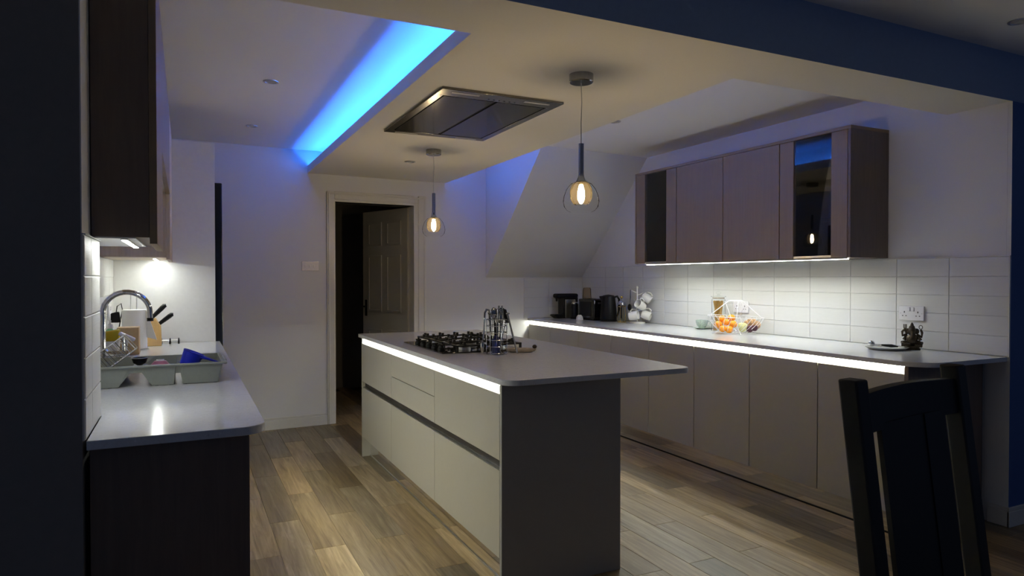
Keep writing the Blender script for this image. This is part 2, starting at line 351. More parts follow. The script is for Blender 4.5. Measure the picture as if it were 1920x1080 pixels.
# door
dr = struct('door_1', 'half open white six-panel door leading to a dark hall', 'door')
for a, c, z0, z1 in ((1.166, 1.236, 0, 2.125), (2.001, 2.125, 0, 2.13), (1.236, 2.001, 2.055, 2.128)):
    if a == 2.001:
        a = 2.045
    b = B(); b.hexa(wallprism(a, c, z0, z1, -.018, 0)); b.build('architrave', M['gloss'], dr, bevel=.004)
B().hexa(wallprism(1.178, 1.19, 0, 2.11, -.024, 0)).hexa(wallprism(2.10, 2.112, 0, 2.11, -.024, 0)).hexa(wallprism(1.178, 2.112, 2.10, 2.112, -.024, 0)).build('moulding', M['gloss'], dr, bevel=.004)
B().hexa(wallprism(1.226, 1.244, 0, 2.05, -.012, .14)).hexa(wallprism(2.0, 2.05, 0, 2.06, -.012, .02)).hexa(wallprism(2.0, 2.02, 0, 2.05, .02, .14)).hexa(wallprism(1.226, 2.03, 2.035, 2.06, -.012, .14)).build('door_lining', M['gloss'], dr, bevel=.002)
lw, lh = .755, 2.02
Tm = Matrix.Translation((1.992, yb(1.99) + .125, .008)) @ Matrix.Rotation(math.radians(180 - 69), 4, 'Z')   # leaf runs along local +x from the hinge
leaf = B().box(0, lw, -.018, .018, 0, lh).xf(Tm).build('door_leaf', M['leafshade'], dr, bevel=.003)
for px0, px1 in ((.10, .335), (.42, .655)):
    for pz0, pz1 in ((.2, .80), (.98, 1.56), (1.66, 1.9)):
        for sd in (1, -1):
            b = B(); y0 = .018 * sd
            b.box(px0, px1, min(y0, y0 + .003 * sd), max(y0, y0 + .003 * sd), pz0, pz1)
            for q in ((px0, px0 + .022, pz0, pz1), (px1 - .022, px1, pz0, pz1), (px0, px1, pz0, pz0 + .022), (px0, px1, pz1 - .022, pz1)):
                b.box(q[0], q[1], min(y0, y0 + .009 * sd), max(y0, y0 + .009 * sd), q[2], q[3])
            b.xf(Tm).build('panel', M['leafshade'], leaf, bevel=.004)
for sd in (1, -1):
    b = B().box(lw - .075, lw - .04, .018 * sd - .004, .018 * sd + .004, .93, 1.10); b.tube([(lw - .057, .018 * sd, 1.03), (lw - .057, .06 * sd, 1.03), (lw - .13, .065 * sd, 1.03)], .009); b.xf(Tm).build('handle', M['dark'], leaf)
# ================================================================== LED helper
def led_channel(label, xf_, sgn, y0, y1, mat, zt=.887, zd=.847):
    """slim light profile in the handle recess; sgn +1: front looks to -x"""
    t = thing('led_strip_light', label, 'light', (xf_, (y0 + y1) / 2, zd))
    X = lambda d: xf_ + sgn * d
    b = B(); a, c = sorted((X(.0225), X(.026))); b.box(a, c, y0, y1, zd - .03, zt); a, c = sorted((X(.002), X(.026))); b.build('profile', M['alu'], t, smooth=False)
    b = B(); v = [b.bm.verts.new(p) for p in ((X(.0215), y0 + .003, zt - .0035), (X(.0215), y1 - .003, zt - .0035), (X(.0145), y1 - .003, zt - .0022), (X(.0145), y0 + .003, zt - .0022))]
    v2 = [b.bm.verts.new((p.co.x + sgn * .0012, p.co.y, p.co.z + .0012)) for p in v]
    b.bm.faces.new(v); b.bm.faces.new(v2[::-1])
    for i in range(4): b.bm.faces.new((v[i], v[(i + 1) % 4], v2[(i + 1) % 4], v2[i]))
    b.build('diffuser', mat, t, smooth=False)
# ================================================================== ISLAND
IX0, IX1, IY0, IY1 = 1.19, 1.79, 2.55, 5.03
isl = thing('kitchen_island', 'free-standing cashmere kitchen island with handleless drawers below the hob', 'island', (1.49, 3.79, 0))
B().box(IX0, IX1, IY0, IY0 + .02, 0, .887).build('end_panel', M['cashshade'], isl, bevel=.001)['label'] = 'plain end panel with its shade put into the colour'  # darker copy of the cashmere, lack of light put into its colour
B().box(IX0, IX1, IY1 - .02, IY1, 0, .887).build('end_panel', M['cash'], isl, bevel=.001)
B().box(IX0 + .03, IX1 - .02, IY0 + .021, IY1 - .021, .147, .887).build('carcass', M['cashdark'], isl, smooth=False)  # carcass coloured dark so the gaps between fronts look shaded
B().box(IX1 - .019, IX1, IY0 + .021, IY1 - .021, .0, .887).build('back_panel', M['cash'], isl, smooth=False)
p = B().box(IX0 + .06, IX0 + .075, IY0 + .021, IY1 - .021, 0, .147).build('plinth', M['plinth'], isl, smooth=False)
B().box(IX0 + .056, IX0 + .0615, IY0 + .021, IY1 - .021, 0, .009).build('seal_strip', M['steel'], p)
B().box(IX0 + .022, IX0 + .03, IY0 + .021, IY1 - .021, .50, .59).build('handle_channel', M['chan'], isl, smooth=False)
B().box(IX0 + .004, IX0 + .022, IY0 + .021, IY1 - .021, .5225, .5245).build('channel_lip', M['steel'], isl, smooth=False)
cols = [(2.5725, 3.3928), (3.3972, 4.2238), (4.2282, 5.0075)]
for i, (a, c) in enumerate(cols):
    B().box(IX0, IX0 + .02, a, c, .149, .521).build('drawer_front', M['cash'], isl, bevel=.0012)
    for z0, z1 in ([(.565, .7025), (.7065, .847)] if i == 1 else [(.565, .847)]):
        B().box(IX0, IX0 + .02, a, c, z0, z1).build('drawer_front', M['cash'], isl, bevel=.0012)
led_channel('white LED strip glowing under the edge of the island worktop', IX0, 1, IY0 + .021, IY1 - .021, M['led_isl'])
poly = arc(2.105, 2.545, .055, 270, 360, 8)[:]
poly = arc(1.255, 2.565, .072, 180, 270, 8) + arc(2.105, 2.55, .058, 270, 360, 8) + arc(2.145, 5.10, .02, 0, 90, 4) + arc(1.203, 5.10, .02, 90, 180, 4)
tag(B().prism(poly, .887, .912).build('worktop', M['quartz'], bevel=.002, base=(1.67, 3.8, .887)), 'pale quartz worktop overhanging the island as a breakfast bar', 'worktop')
# gas hob
hb = thing('gas_hob', 'black glass gas hob with cast iron grates set into the island', 'hob', (1.54, 3.9, .912))
HX0, HX1, HY0, HY1 = 1.285, 1.80, 3.53, 4.27
B().prism(rrect(HX0, HX1, HY0, HY1, .01), .9125, .919).build('glass_top', M['darkgloss'], hb, bevel=.0015)
for i in range(5):
    yk = 3.69 + .105 * i; k = B().lathe([(.021, 0), (.021, .010), (.017, .014), (.016, .026)], (1.335, yk, .919), 18).build('knob', M['dark'], hb)
    B().box(1.317, 1.353, yk - .004, yk + .004, .944, .950).build('grip', M['dark'], k)
burn = [(1.47, 3.67, .035), (1.68, 3.67, .045), (1.58, 3.90, .06), (1.47, 4.13, .045), (1.68, 4.13, .03)]
for x, y, r in burn:
    q = B().lathe([(r * 1.15, 0), (r * 1.1, .012), (r * .95, .016)], (x, y, .919), 24).build('burner_ring', M['steel'], hb)
    B().lathe([(r * .98, 0), (r * .98, .008), (r * .7, .012)], (x, y, .935), 24).build('burner_cap', M['iron'], q)
def grate(y0, y1, x0=1.375, x1=1.785):
    b = B(); z = .956; t = .0065
    b.box(x0, x1, y0, y0 + 2 * t, z - .01, z); b.box(x0, x1, y1 - 2 * t, y1, z - .01, z); b.box(x0, x0 + 2 * t, y0, y1, z - .01, z); b.box(x1 - 2 * t, x1, y0, y1, z - .01, z)
    for x in (x0 + t, x1 - t):
        for y in (y0 + t, y1 - t): b.box(x - t, x + t, y - t, y + t, .919, z)
    for i in range(4):
        x = x0 + (x1 - x0) * (i + .5) / 4
        for y, s in ((y0, 1), (y1, -1)):
            a, c = sorted((y, y + s * .065)); b.box(x - .005, x + .005, a, c, z - .008, z + .004); e = y + s * .06; b.box(x - .007, x + .007, e - .007, e + .007, z - .006, z + .018)
        b.box(x - .007, x + .007, y0, y0 + .014, z, z + .018); b.box(x - .007, x + .007, y1 - .014, y1, z, z + .018)
    ym = (y0 + y1) / 2
    for x, s in ((x0, 1), (x1, -1)):
        a, c = sorted((x, x + s * .075)); b.box(a, c, ym - .005, ym + .005, z - .008, z + .004); e = x + s * .07; b.box(e - .007, e + .007, ym - .007, ym + .007, z - .006, z + .018); b.box(min(x, x + s * .014), max(x, x + s * .014), ym - .007, ym + .007, z, z + .018)
    b.build('pan_grate', M['iron'], hb, bevel=.0015)
grate(3.545, 3.775); grate(3.785, 4.015); grate(4.025, 4.255)
# ================================================================== RIGHT RUN
RX = 3.28
yend = yb(3.6)
bounds = [2.204, 2.722, 3.244, 3.772, 4.296, 4.82, 5.351, 5.889, 6.345]
names = ['at the near end beside the dark end panel', 'second from the near end of the right run', 'third from the near end of the right run', 'fourth from the near end of the right run', 'fifth from the near end of the right run', 'sixth from the near end of the right run', 'below the black toaster and kettle', 'in the far corner of the right run']
for (a, c), nm in zip(zip(bounds, bounds[1:]), names):
    t = thing('base_cabinet', 'cashmere handleless base cabinet ' + nm, 'cabinet', ((RX + XR) / 2, (a + c) / 2, 0), 'base cabinets of the right run')
    B().box(RX + .03, XR - .016, a + .001, c - .001, .13, .8865).build('carcass', M['cashdark'], t, smooth=False)
    B().box(RX, RX + .02, a + .0026, c - .0026, .118, .847).build('door', M['cash'], t, bevel=.0012)
t = thing('end_panel', 'dark full-height end panel closing the right-hand run', 'panel', (3.6, 2.19, 0))
B().box(RX, 3.905, 2.18, 2.202, 0, .887).build('board', M['oakdark'], t, bevel=.001)
p = thing('plinth', 'reflective steel plinth under the right-hand base cabinets', 'plinth', (3.32, 4.2, 0))
B().box(RX + .025, RX + .04, 2.203, yend - .03, 0, .128).build('kickboard', M['plinth'], p, smooth=False); B().box(RX + .021, RX + .026, 2.203, yend - .03, 0, .009).build('seal_strip', M['dark'], p)
led_channel('white LED strip glowing under the edge of the right worktop', RX, 1, 2.203, yend - .025, M['led_run'])
poly = [(RX - .008, yb(RX) - .002)] + arc(RX - .008 + .16, 2.085 + .16, .16, 180, 270, 10) + [(XR - .009, 2.085), (XR - .009, yb(XR) - .012)]
tag(B().prism(poly, .887, .912).build('worktop', M['quartz'], bevel=.002, base=(3.6, 4.2, .887)), 'long pale quartz worktop along the tiled right wall', 'worktop')
# ---- wall cabinets, right
CX, CZ0, CZ1 = 3.62, 1.46, 2.26
def glass_unit(y0, y1, g0, g1, label, inner):
    t = thing('wall_cabinet', label, 'cabinet', ((CX + XR) / 2, (y0 + y1) / 2, CZ0), 'oak wall cabinets on the right wall')
    b = B(); zi0, zi1 = CZ0 + .018, CZ1 - .022
    b.box(CX + .021, XR - .012, y0, y0 + .016, CZ0, zi1); b.box(CX + .021, XR - .012, y1 - .016, y1, CZ0, zi1); b.box(CX + .021, XR - .012, y0, y1, CZ0, zi0); b.box(CX + .021, XR - .012, y0, y1, zi1 - .002, zi1 + .002); b.box(XR - .02, XR - .012, y0, y1, CZ0, zi1)
    b.build('carcass', inner, t, smooth=False)
    d = B().box(CX, CX + .02, y0 + .0025, g0, CZ0 + .002, CZ1 - .022).build('door', M['oak'], t, bevel=.001)
    B().box(CX, CX + .02, g1, y1 - .0025, CZ0 + .002, CZ1 - .022).build('stile', M['oak'], d, bevel=.001)
    B().box(CX + .003, CX + .019, g0 - .001, g1 + .001, CZ0 + .003, CZ0 + .017).build('bottom_rail', M['steel'], d)
    B().box(CX + .006, CX + .010, g0 - .001, g1 + .001, CZ0 + .017, CZ1 - .024).build('pane', M['darkglass'], d, smooth=False)
    for z in (1.72, 1.96): B().box(CX + .05, XR - .022, y0 + .017, y1 - .017, z, z + .008).build('shelf', M['oakdark'], t, smooth=False)
    return t
tA = glass_unit(4.3825, 4.94 - .018, 4.51, 4.801, 'oak wall cabinet with narrow smoked glass front at far end', M['alu'])
tB = glass_unit(2.777 + .02, 3.3185, 2.914, 3.204, 'oak wall cabinet with glass front reflecting blue light, nearest end', M['oakdark'])
t = thing('wall_cabinet', 'plain two-door oak wall cabinet between the two glass-fronted ones', 'cabinet', (3.8, 3.85, CZ0), 'oak wall cabinets on the right wall')
B().box(CX + .021, XR - .012, 3.3205, 4.3805, CZ0, CZ1 - .022).build('carcass', M['cashdark'], t, smooth=False)
for a, c in ((3.3225, 3.8508), (3.8552, 4.3785)): B().box(CX, CX + .02, a, c, CZ0 + .002, CZ1 - .022).build('door', M['oak'], t, bevel=.001)
tag(B().box(CX - .001, XR - .001, 2.777, 4.94, CZ1 - .02, CZ1).build('cabinet_top_board', M['oak'], bevel=.001, base=(3.8, 3.85, CZ1)), 'long oak board capping the three right-hand wall cabinets', 'panel')
B().box(CX - .001, XR - .001, 2.777, 2.796, CZ0, CZ1 - .0205).build('end_board', M['oakdark'], tB, bevel=.001)
B().box(CX - .001, XR - .001, 4.923, 4.94, CZ0, CZ1 - .0205).build('end_board', M['oak'], tA, bevel=.001)
# LED profile below
t = thing('led_strip_light', 'white LED strip under the oak wall cabinets', 'light', (CX + .02, 3.78, CZ0 - .01))
B().box(CX + .006, CX + .0075, 2.80, 4.80, CZ0 - .009, CZ0 - .0005).box(CX + .0185, CX + .020, 2.80, 4.80, CZ0 - .0105, CZ0 - .0005).box(CX + .006, CX + .020, 2.80, 4.80, CZ0 - .002, CZ0 - .0005).build('profile', M['alu'], t, smooth=False)
B().box(CX + .0085, CX + .0175, 2.803, 4.797, CZ0 - .0075, CZ0 - .0065).build('diffuser', M['led_wc'], t, smooth=False)
# ================================================================== LEFT RUN
LXF = .165
bounds = [2.10, 2.72, 3.42, 4.17, 4.925]
for i, (a, c) in enumerate(zip(bounds, bounds[1:])):
    x0 = XN + .012 if i == 0 else XB + .012
    a0 = a if i != 0 else a
    t = thing('base_cabinet', ['cashmere base cabinet behind dark end panel of left run', 'cashmere base cabinet under the grey drainer tray', 'cashmere base cabinet below the sink tap', 'cashmere base cabinet beside the tall pantry panel'][i], 'cabinet', ((x0 + LXF) / 2, (a + c) / 2, 0), 'base cabinets of the left run')
    b = B(); b.box(x0, LXF - .03, max(a, 2.42 if i else a), c - .001, .13, .8865); b.build('carcass', M['cashdark'], t, smooth=False)
    B().box(LXF - .02, LXF, a + .0018, c - .0018, .147, .847).build('door', M['cash'], t, bevel=.0012)
t = thing('end_panel', 'dark end panel below the near end of left worktop', 'panel', (0, 2.08, 0))
B().box(XN + .013, .166, 2.075, 2.098, 0, .887).build('board', M['oakdark'], t, bevel=.001)
p = thing('plinth', 'steel plinth under the left-hand base cabinets', 'plinth', (.13, 3.5, 0))
B().box(.08, .095, 2.10, 4.925, 0, .128).build('kickboard', M['plinth'], p, smooth=False)
led_channel('white LED strip under the front edge of left worktop', LXF, -1, 2.56, 4.5, M['led_left'])
poly = [(XN + .009, 2.046)] + arc(.212 - .07, 2.046 + .07, .07, 270, 360, 8) + [(.212, 4.928), (XB + .009, 4.928), (XB + .009, 2.408), (XN + .009, 2.408)]
tag(B().prism(poly, .887, .912).build('worktop', M['quartz'], bevel=.002, base=(0, 3.5, .887)), 'speckled white worktop on the left under the wall cabinets', 'worktop')
# pantry panel, fridge
t = thing('tall_panel', 'tall pale panel standing at the far end of left worktop', 'panel', (-.1, 4.94, 0)); B().box(XB + .001, .186, 4.932, 4.952, 0, 2.235).build('board', M['alu'], t, bevel=.001)
f = thing('fridge_freezer', 'black fridge freezer just showing beyond the tall pale panel', 'fridge', (-.1, 5.35, 0))
B().box(XB + .02, .17, 4.955, 5.7, .02, 1.97).build('body', M['blackdoor'], f, bevel=.004)
for z0, z1 in ((.06, .80), (.806, 1.975)):
    d = B().box(.171, .232, 4.956, 5.70, z0, z1).build('door', M['blackdoor'], f, bevel=.006); zc = .7 if z0 < .5 else 1.1
    B().tube([(.232, 5.66, zc - .3), (.262, 5.66, zc - .28), (.262, 5.66, zc + .08), (.232, 5.66, zc + .1)], .008).build('handle', M['steel'], d)
for x in (-.3, .1):
    B().cyl((x, 5.0, 0), (x, 5.0, .021), .02).build('foot', M['dark'], f)
# wall cabinets left
LZ0, LZ1, LX = 1.446, 2.26, -.07
t = thing('wall_cabinet', 'tall dark oak wall cabinet hanging nearest on the left', 'cabinet', (-.2, 2.5, LZ0), 'oak wall cabinets on the left wall')
c1 = B(); c1.prism([(XN + .006, 2.222), (LX - .021, 2.222), (LX - .021, 2.80), (XB + .001, 2.80), (XB + .001, 2.409), (XN + .006, 2.409)], LZ0 + .006, LZ1); c1.build('carcass', M['oakdark'], t, smooth=False)
B().box(LX - .02, LX, 2.222, 2.798, LZ0 - .012, LZ1).build('door', M['oak'], t, bevel=.001)
B().prism([(XN + .012, 2.225), (LX - .055, 2.225), (LX - .055, 2.797), (XB + .005, 2.797), (XB + .005, 2.411), (XN + .012, 2.411)], LZ0 + .002, LZ0 + .0058).build('underside', M['whitep'], t, smooth=False)
t = thing('wall_cabinet', 'shallow-height oak bridging cabinet above the sink', 'cabinet', (-.2, 3.5, 1.81), 'oak wall cabinets on the left wall')
B().box(XB + .001, LX - .021, 2.802, 4.218, 1.812, LZ1).build('carcass', M['oaklit'], t, smooth=False)
for a, c in ((2.803, 3.508), (3.511, 4.217)): B().box(LX - .02, LX, a, c, 1.80, LZ1).build('door', M['oak'], t, bevel=.001)
t = thing('wall_cabinet', 'oak wall cabinet, lit tone put into colour, hanging against the tall pale panel', 'cabinet', (-.2, 4.57, LZ0), 'oak wall cabinets on the left wall')
B().box(XB + .001, LX - .021, 4.222, 4.93, LZ0 + .004, LZ1).build('carcass', M['oaklit'], t, smooth=False); B().box(LX - .02, LX, 4.222, 4.93, LZ0 - .008, LZ1).build('door', M['oaklit'], t, bevel=.001)
for y0, y1, lb in ((2.235, 2.785, 'bright LED bar under the near dark oak cabinet'), (4.38, 4.91, 'bright LED bar under the far oak cabinet')):
    t = thing('led_bar', lb, 'light', (-.155, (y0 + y1) / 2, LZ0), 'LED bars under the left cabinets')
    zt = LZ0 + (.0015 if y0 < 3 else .0035)
    B().box(-.164, -.146, y0, y1, zt - .004, zt).build('profile', M['alu'], t, smooth=False); B().box(-.161, -.149, y0 + .004, y1 - .004, zt - .0055, zt - .0041).build('diffuser', M['led_lw'] if y0 < 3 else M['led_lw2'], t, smooth=False)
# ================================================================== CEILING FITTINGS
for sx, lb in ((1.065, 'blue LED strip in the left ceiling cove'), (2.271, 'blue LED strip in the right ceiling cove')):
    t = thing('cove_light', lb, 'light', (sx, 4.3, 2.3), 'blue cove lights')
    B().box(sx - .007, sx + .007, 2.45, 6.27, 2.2972, 2.2995).build('tape', M['alu'], t, smooth=False); B().box(sx - .005, sx + .005, 2.46, 6.26, 2.2996, 2.3012).build('diffuser', M['led_blue'], t, smooth=False)
hd = thing('ceiling_hood', 'steel-framed ceiling extractor hood with two dark glass panels', 'extractor', (1.485, 3.68, ZS))
X0, X1, Y0, Y1, z0, z1 = 1.145, 1.832, 3.137, 4.222, 2.264, ZS
b = B(); fw_ = .045
for q in ((X0, X1, Y0, Y0 + .115), (X0, X1, Y1 - .07, Y1), (X0, X0 + fw_, Y0 + .115, Y1 - .07), (X1 - fw_, X1, Y0 + .115, Y1 - .07)): b.box(*q, z0, z1)
b.build('frame', M['hoodsteel'], hd, bevel=.002); B().box(X0 + .01, X1 - .01, Y0 + .01, Y1 - .01, z0 + .008, z1 - .0005).build('housing', M['dark'], hd, smooth=False)
xm = (X0 + X1) / 2
for a, c in ((X0 + fw_ + .008, xm - .009), (xm + .009, X1 - fw_ - .008)): B().box(a, c, Y0 + .125, Y1 - .08, z0 + .001, z0 + .007).build('glass_panel', M['hoodglass'], hd, bevel=.002)
for y in (Y0 + .045, Y1 - .03):
    for x in (X0 + .14, X1 - .14): B().box(x - .075, x + .075, y - .010, y + .010, z0 - .0015, z0 + .001).build('light_bar', M['dimwhite'], hd)
for i in range(6): B().cyl((1.43 + i * .03, Y0 + .085, z0 - .001), (1.43 + i * .03, Y0 + .085, z0 + .001), .005, n=12).build('button', M['dark'], hd)
def pendant(x, y, lb):
    t = thing('pendant_light', lb, 'lamp', (x, y, ZS), 'glass pendants over the island')
    B().lathe([(.056, 0), (.056, -.034), (.052, -.038), (.012, -.038)], (x, y, ZS - .0005), 32).build('canopy', M['chrome2'], t)
    B().tube([(x, y, ZS - .038), (x + .003, y, 2.15), (x - .001, y, 2.05), (x, y, 1.955)], .0022, 6).build('cable', M['steel'], t)
    B().lathe([(.006, .172), (.0125, .170), (.0125, .03), (.015, .014), (.024, -.005), (.028, -.012)], (x, y, 1.788), 24, cap1=True).build('stem', M['chromeblue'], t)
    B().lathe([(.026, 1.781), (.048, 1.772), (.068, 1.747), (.080, 1.715), (.084, 1.69), (.079, 1.665), (.064, 1.648), (.055, 1.643)], (x, y, 0), 40, cap0=False, cap1=False).build('outer_glass', M['pglass'], t)
    B().lathe([(.024, 1.783), (.04, 1.770), (.0505, 1.746), (.052, 1.725), (.050, 1.705), (.042, 1.686), (.033, 1.676)], (x, y, 0), 36, cap0=False, cap1=False).build('inner_globe', M['smoke'], t)
    bb = B().lathe([(.006, .055), (.011, .045), (.0155, .02), (.0165, .0), (.014, -.018), (.008, -.03), (.003, -.035)], (x, y, 1.715), 20).build('bulb', M['bulb'], t)
    B().cyl((x, y, 1.769), (x, y, 1.781), .010).build('cap', M['brass'], bb)
pendant(1.66, 2.684, 'smoked glass pendant lamp hanging nearer the camera, larger in view'); pendant(1.653, 4.723, 'smoked glass pendant lamp hanging farther off, before the door')
def downlight(x, y, z, lb):
    t = thing('downlight', lb, 'light', (x, y, z), 'unlit recessed ceiling spots')
    B().lathe([(.044, 0), (.043, -.004), (.032, -.005), (.030, -.001)], (x, y, z - .0003), 28, cap0=False, cap1=False).build('bezel', M['steel'], t); B().lathe([(.0305, -.0008), (.001, -.0022)], (x, y, z - .0003), 24).build('lens', M['dimwhite'], t)
downlight(.461, 4.167, ZC, 'unlit ceiling spot left of the blue cove, nearer one'); downlight(.463, 5.436, ZC, 'unlit ceiling spot left of the blue cove, farther one')
downlight(1.648, 5.28, ZS, 'unlit ceiling spot behind the far pendant'); downlight(2.841, 4.127, ZC, 'unlit ceiling spot beyond the near pendant, right of the dropped box'); downlight(3.502, 1.811, 2.53, 'unlit ceiling spot in the dark living room ceiling')
# ================================================================== WALL PLATES
def socket(y0, y1, z0, z1, lb):
    t = thing('wall_socket', lb, 'socket', (XR - .009, (y0 + y1) / 2, (z0 + z1) / 2), 'white double sockets on the right wall')
    X = XR - .009; yc, zc = (y0 + y1) / 2, (z0 + z1) / 2
    B().box(X - .011, X, y0, y1, z0, z1).build('plate', M['whitep'], t, bevel=.003)
    for s in (-1, 1):
        B().box(X - .016, X - .009, yc + s * .012 - .007, yc + s * .012 + .007, zc + .012, zc + .036).build('rocker', M['whitep'], t, bevel=.002)
        ys = yc + s * .042
        B().box(X - .0115, X - .0108, ys - .003, ys + .003, zc + .002, zc + .012).box(X - .0115, X - .0108, ys - .014, ys - .007, zc - .018, zc - .013).box(X - .0115, X - .0108, ys + .007, ys + .014, zc - .018, zc - .013).build('pin_holes', M['screw'], t, smooth=False)
        B().cyl((X - .0118, yc + s * .066, zc), (X - .0105, yc + s * .066, zc), .003, n=10).build('screw', M['steel'], t)
socket(3.924, 4.078, 1.062, 1.152, 'white double socket behind the fruit basket'); socket(2.534, 2.691, 1.078, 1.166, 'white double socket above the bronze figurine')
t = thing('light_switch', 'satin switch plate on the back wall left of the door', 'switch', (1.02, yb(1.02), 1.44))
B().hexa(wallprism(.945, 1.095, 1.40, 1.485, -.008, 0)).build('plate', M['switchsteel'], t, bevel=.002)
for i in range(3): B().hexa(wallprism(.972 + .036 * i, .984 + .036 * i, 1.43, 1.455, -.0115, -.008)).build('rocker', M['switchsteel'], t, bevel=.001)
t = thing('wall_socket', 'white double socket on left tiled wall with black plug', 'socket', (XB + .009, 4.6, 1.13))
B().box(XB + .009, XB + .018, 4.52, 4.67, 1.09, 1.178).build('plate', M['whitep'], t, bevel=.003)
for s in (-1, 1): B().box(XB + .018, XB + .022, 4.595 + s * .012 - .006, 4.595 + s * .012 + .006, 1.145, 1.168).build('rocker', M['whitep'], t)
t = thing('plug_adaptor', 'black plug adaptor with cable on the left tiled wall', 'plug', (XB + .04, 4.55, 1.1))
B().hexa([(XB + .023, 4.535, 1.075), (XB + .075, 4.54, 1.075), (XB + .075, 4.575, 1.075), (XB + .023, 4.58, 1.075), (XB + .023, 4.535, 1.13), (XB + .065, 4.54, 1.14), (XB + .065, 4.575, 1.14), (XB + .023, 4.58, 1.13)]).build('body', M['dark'], t, bevel=.006)
B().tube([(XB + .05, 4.557, 1.135), (XB + .055, 4.56, 1.17), (XB + .075, 4.565, 1.185), (XB + .08, 4.58, 1.15), (XB + .05, 4.66, 1.0), (XB + .035, 4.74, .918)], .003, 6).build('cable', M['dark'], t)
ZW = .9122     # top of every worktop
def rv(o, r, t, R, T): return (o[0] + r * R[0] + t * T[0], o[1] + r * R[1] + t * T[1])
# ================================================================== ISLAND CLUTTER
ux, uy = 1.556, 3.40
t = thing('utensil_holder', 'chrome wire utensil holder standing beside the hob', 'utensil holder', (ux, uy, ZW))
for z in (.922, .958, .994, 1.034, 1.071, 1.106): B().tube([(ux + .057 * math.cos(2 * PI * i / 28), uy + .057 * math.sin(2 * PI * i / 28), z) for i in range(28)], .0022, 6, True).build('ring', M['chrome2'], t)
for i in range(6):
    a = 2 * PI * i / 6 + .5; B().tube([(ux + .057 * math.cos(a), uy + .057 * math.sin(a), .915), (ux + .057 * math.cos(a), uy + .057 * math.sin(a), 1.106)], .0022, 6).build('upright', M['chrome2'], t)
B().lathe([(.058, 0), (.058, .004)], (ux, uy, ZW + .0005), 28).build('base', M['chrome2'], t)
a0 = (ux - .05, uy - .03)
B().tube([(a0[0] - .01, a0[1], 1.10), (a0[0] - .01, a0[1], 1.13), (a0[0] - .004, a0[1], 1.134), (a0[0] + .026, a0[1] - .012, 1.134), (a0[0] + .032, a0[1] - .014, 1.13), (a0[0] + .032, a0[1] - .014, .93)], .0024, 6).build('loop_handle', M['chrome2'], t)
G = 'kitchen tools in the wire holder'
q = thing('ladle', 'chrome hooked ladle hung outside the wire utensil holder', 'utensil', (ux - .085, uy - .03, .94), G)
B().tube([(ux - .045, uy - .02, 1.105), (ux - .048, uy - .02, 1.14), (ux - .058, uy - .02, 1.16), (ux - .072, uy - .024, 1.163), (ux - .083, uy - .027, 1.145), (ux - .086, uy - .028, 1.10), (ux - .094, uy - .03, 1.0)], [.004, .005, .006, .006, .005, .0045, .0045], 8).build('handle', M['chrome2'], q)
B().ball((ux - .100, uy - .032, .962), .036, (.32, .3, 1.0), 14, 10).build('bowl', M['chrome2'], q)
q = thing('serving_spoon', 'purple-grey steel serving spoon upright in the wire holder', 'utensil', (ux - .01, uy + .01, .93), G)
B().tube([(ux - .005, uy, .93), (ux - .012, uy + .005, 1.11)], .004, 6).build('handle', M['chrome2'], q); B().ball((ux - .014, uy + .006, 1.14), .033, (.62, .3, 1), 14, 10).build('bowl', M['chrome2'], q)
q = thing('corkscrew', 'winged chrome corkscrew standing in the wire holder', 'corkscrew', (ux + .02, uy - .015, 1.08), G)
cx, cy = ux + .018, uy - .012
B().lathe([(.010, 0), (.013, .02), (.014, .05), (.008, .062), (.008, .075), (.012, .08), (.012, .086)], (cx, cy, 1.085), 16).build('body', M['chrome2'], q)
for sg in (-1, 1): B().tube([(cx + sg * .009, cy, 1.13), (cx + sg * .014, cy, 1.10), (cx + sg * .012, cy, 1.165), (cx + sg * .0085, cy, 1.182)], [.003, .004, .0035, .0055], 8).build('lever', M['chrome2'], q)
B().tube([(cx, cy, 1.085), (cx, cy, .96)], .003, 6).build('screw', M['chrome2'], q)
q = thing('spatula', 'black-handled spatula at the right of wire holder', 'utensil', (ux + .04, uy, .94), G)
B().tube([(ux + .02, uy, .94), (ux + .05, uy - .005, 1.09)], .004, 6).build('handle', M['chrome2'], q)
B().hexa([(ux + .046, uy - .02, 1.085), (ux + .068, uy - .024, 1.085), (ux + .068, uy - .018, 1.085), (ux + .046, uy - .014, 1.085), (ux + .038, uy - .01, 1.165), (ux + .055, uy - .014, 1.16), (ux + .055, uy - .008, 1.16), (ux + .038, uy - .004, 1.165)]).build('blade', M['dark'], q, bevel=.003)
q = thing('peeler', 'dark handled peeler poking up at the left of wire holder', 'utensil', (ux - .035, uy + .01, .93), G)
B().tube([(ux - .028, uy + .01, .93), (ux - .036, uy + .01, 1.12), (ux - .037, uy + .01, 1.145)], [.004, .006, .011], 8).build('handle', M['dark'], q)
q = thing('tongs', 'long chrome tongs leaning against the right of wire holder', 'tongs', (ux + .10, uy - .02, ZW), G)
for dx, dy in ((0, -.02), (.012, .0)):
    B().tube([(ux + .042 + dx, uy - .03 + dy, 1.135), (ux + .06 + dx, uy - .035 + dy, 1.06), (ux + .09 + dx, uy - .04 + dy, .945), (ux + .098 + dx, uy - .04 + dy, .9165)], .004, 8).build('arm', M['chrome2'], q)
B().ball((ux + .049, uy - .04, 1.138), .010, (1.2, 1, .7), 12, 8).build('hinge', M['chrome2'], q)
q = thing('silicone_brush', 'navy blue handled tool low inside the wire holder', 'utensil', (ux + .005, uy - .01, .917), G)
B().lathe([(.024, 0), (.026, .03), (.024, .075), (.012, .09), (.008, .10)], (ux - .012, uy - .022, .918), 18).build('grip', M['blueink'], q)
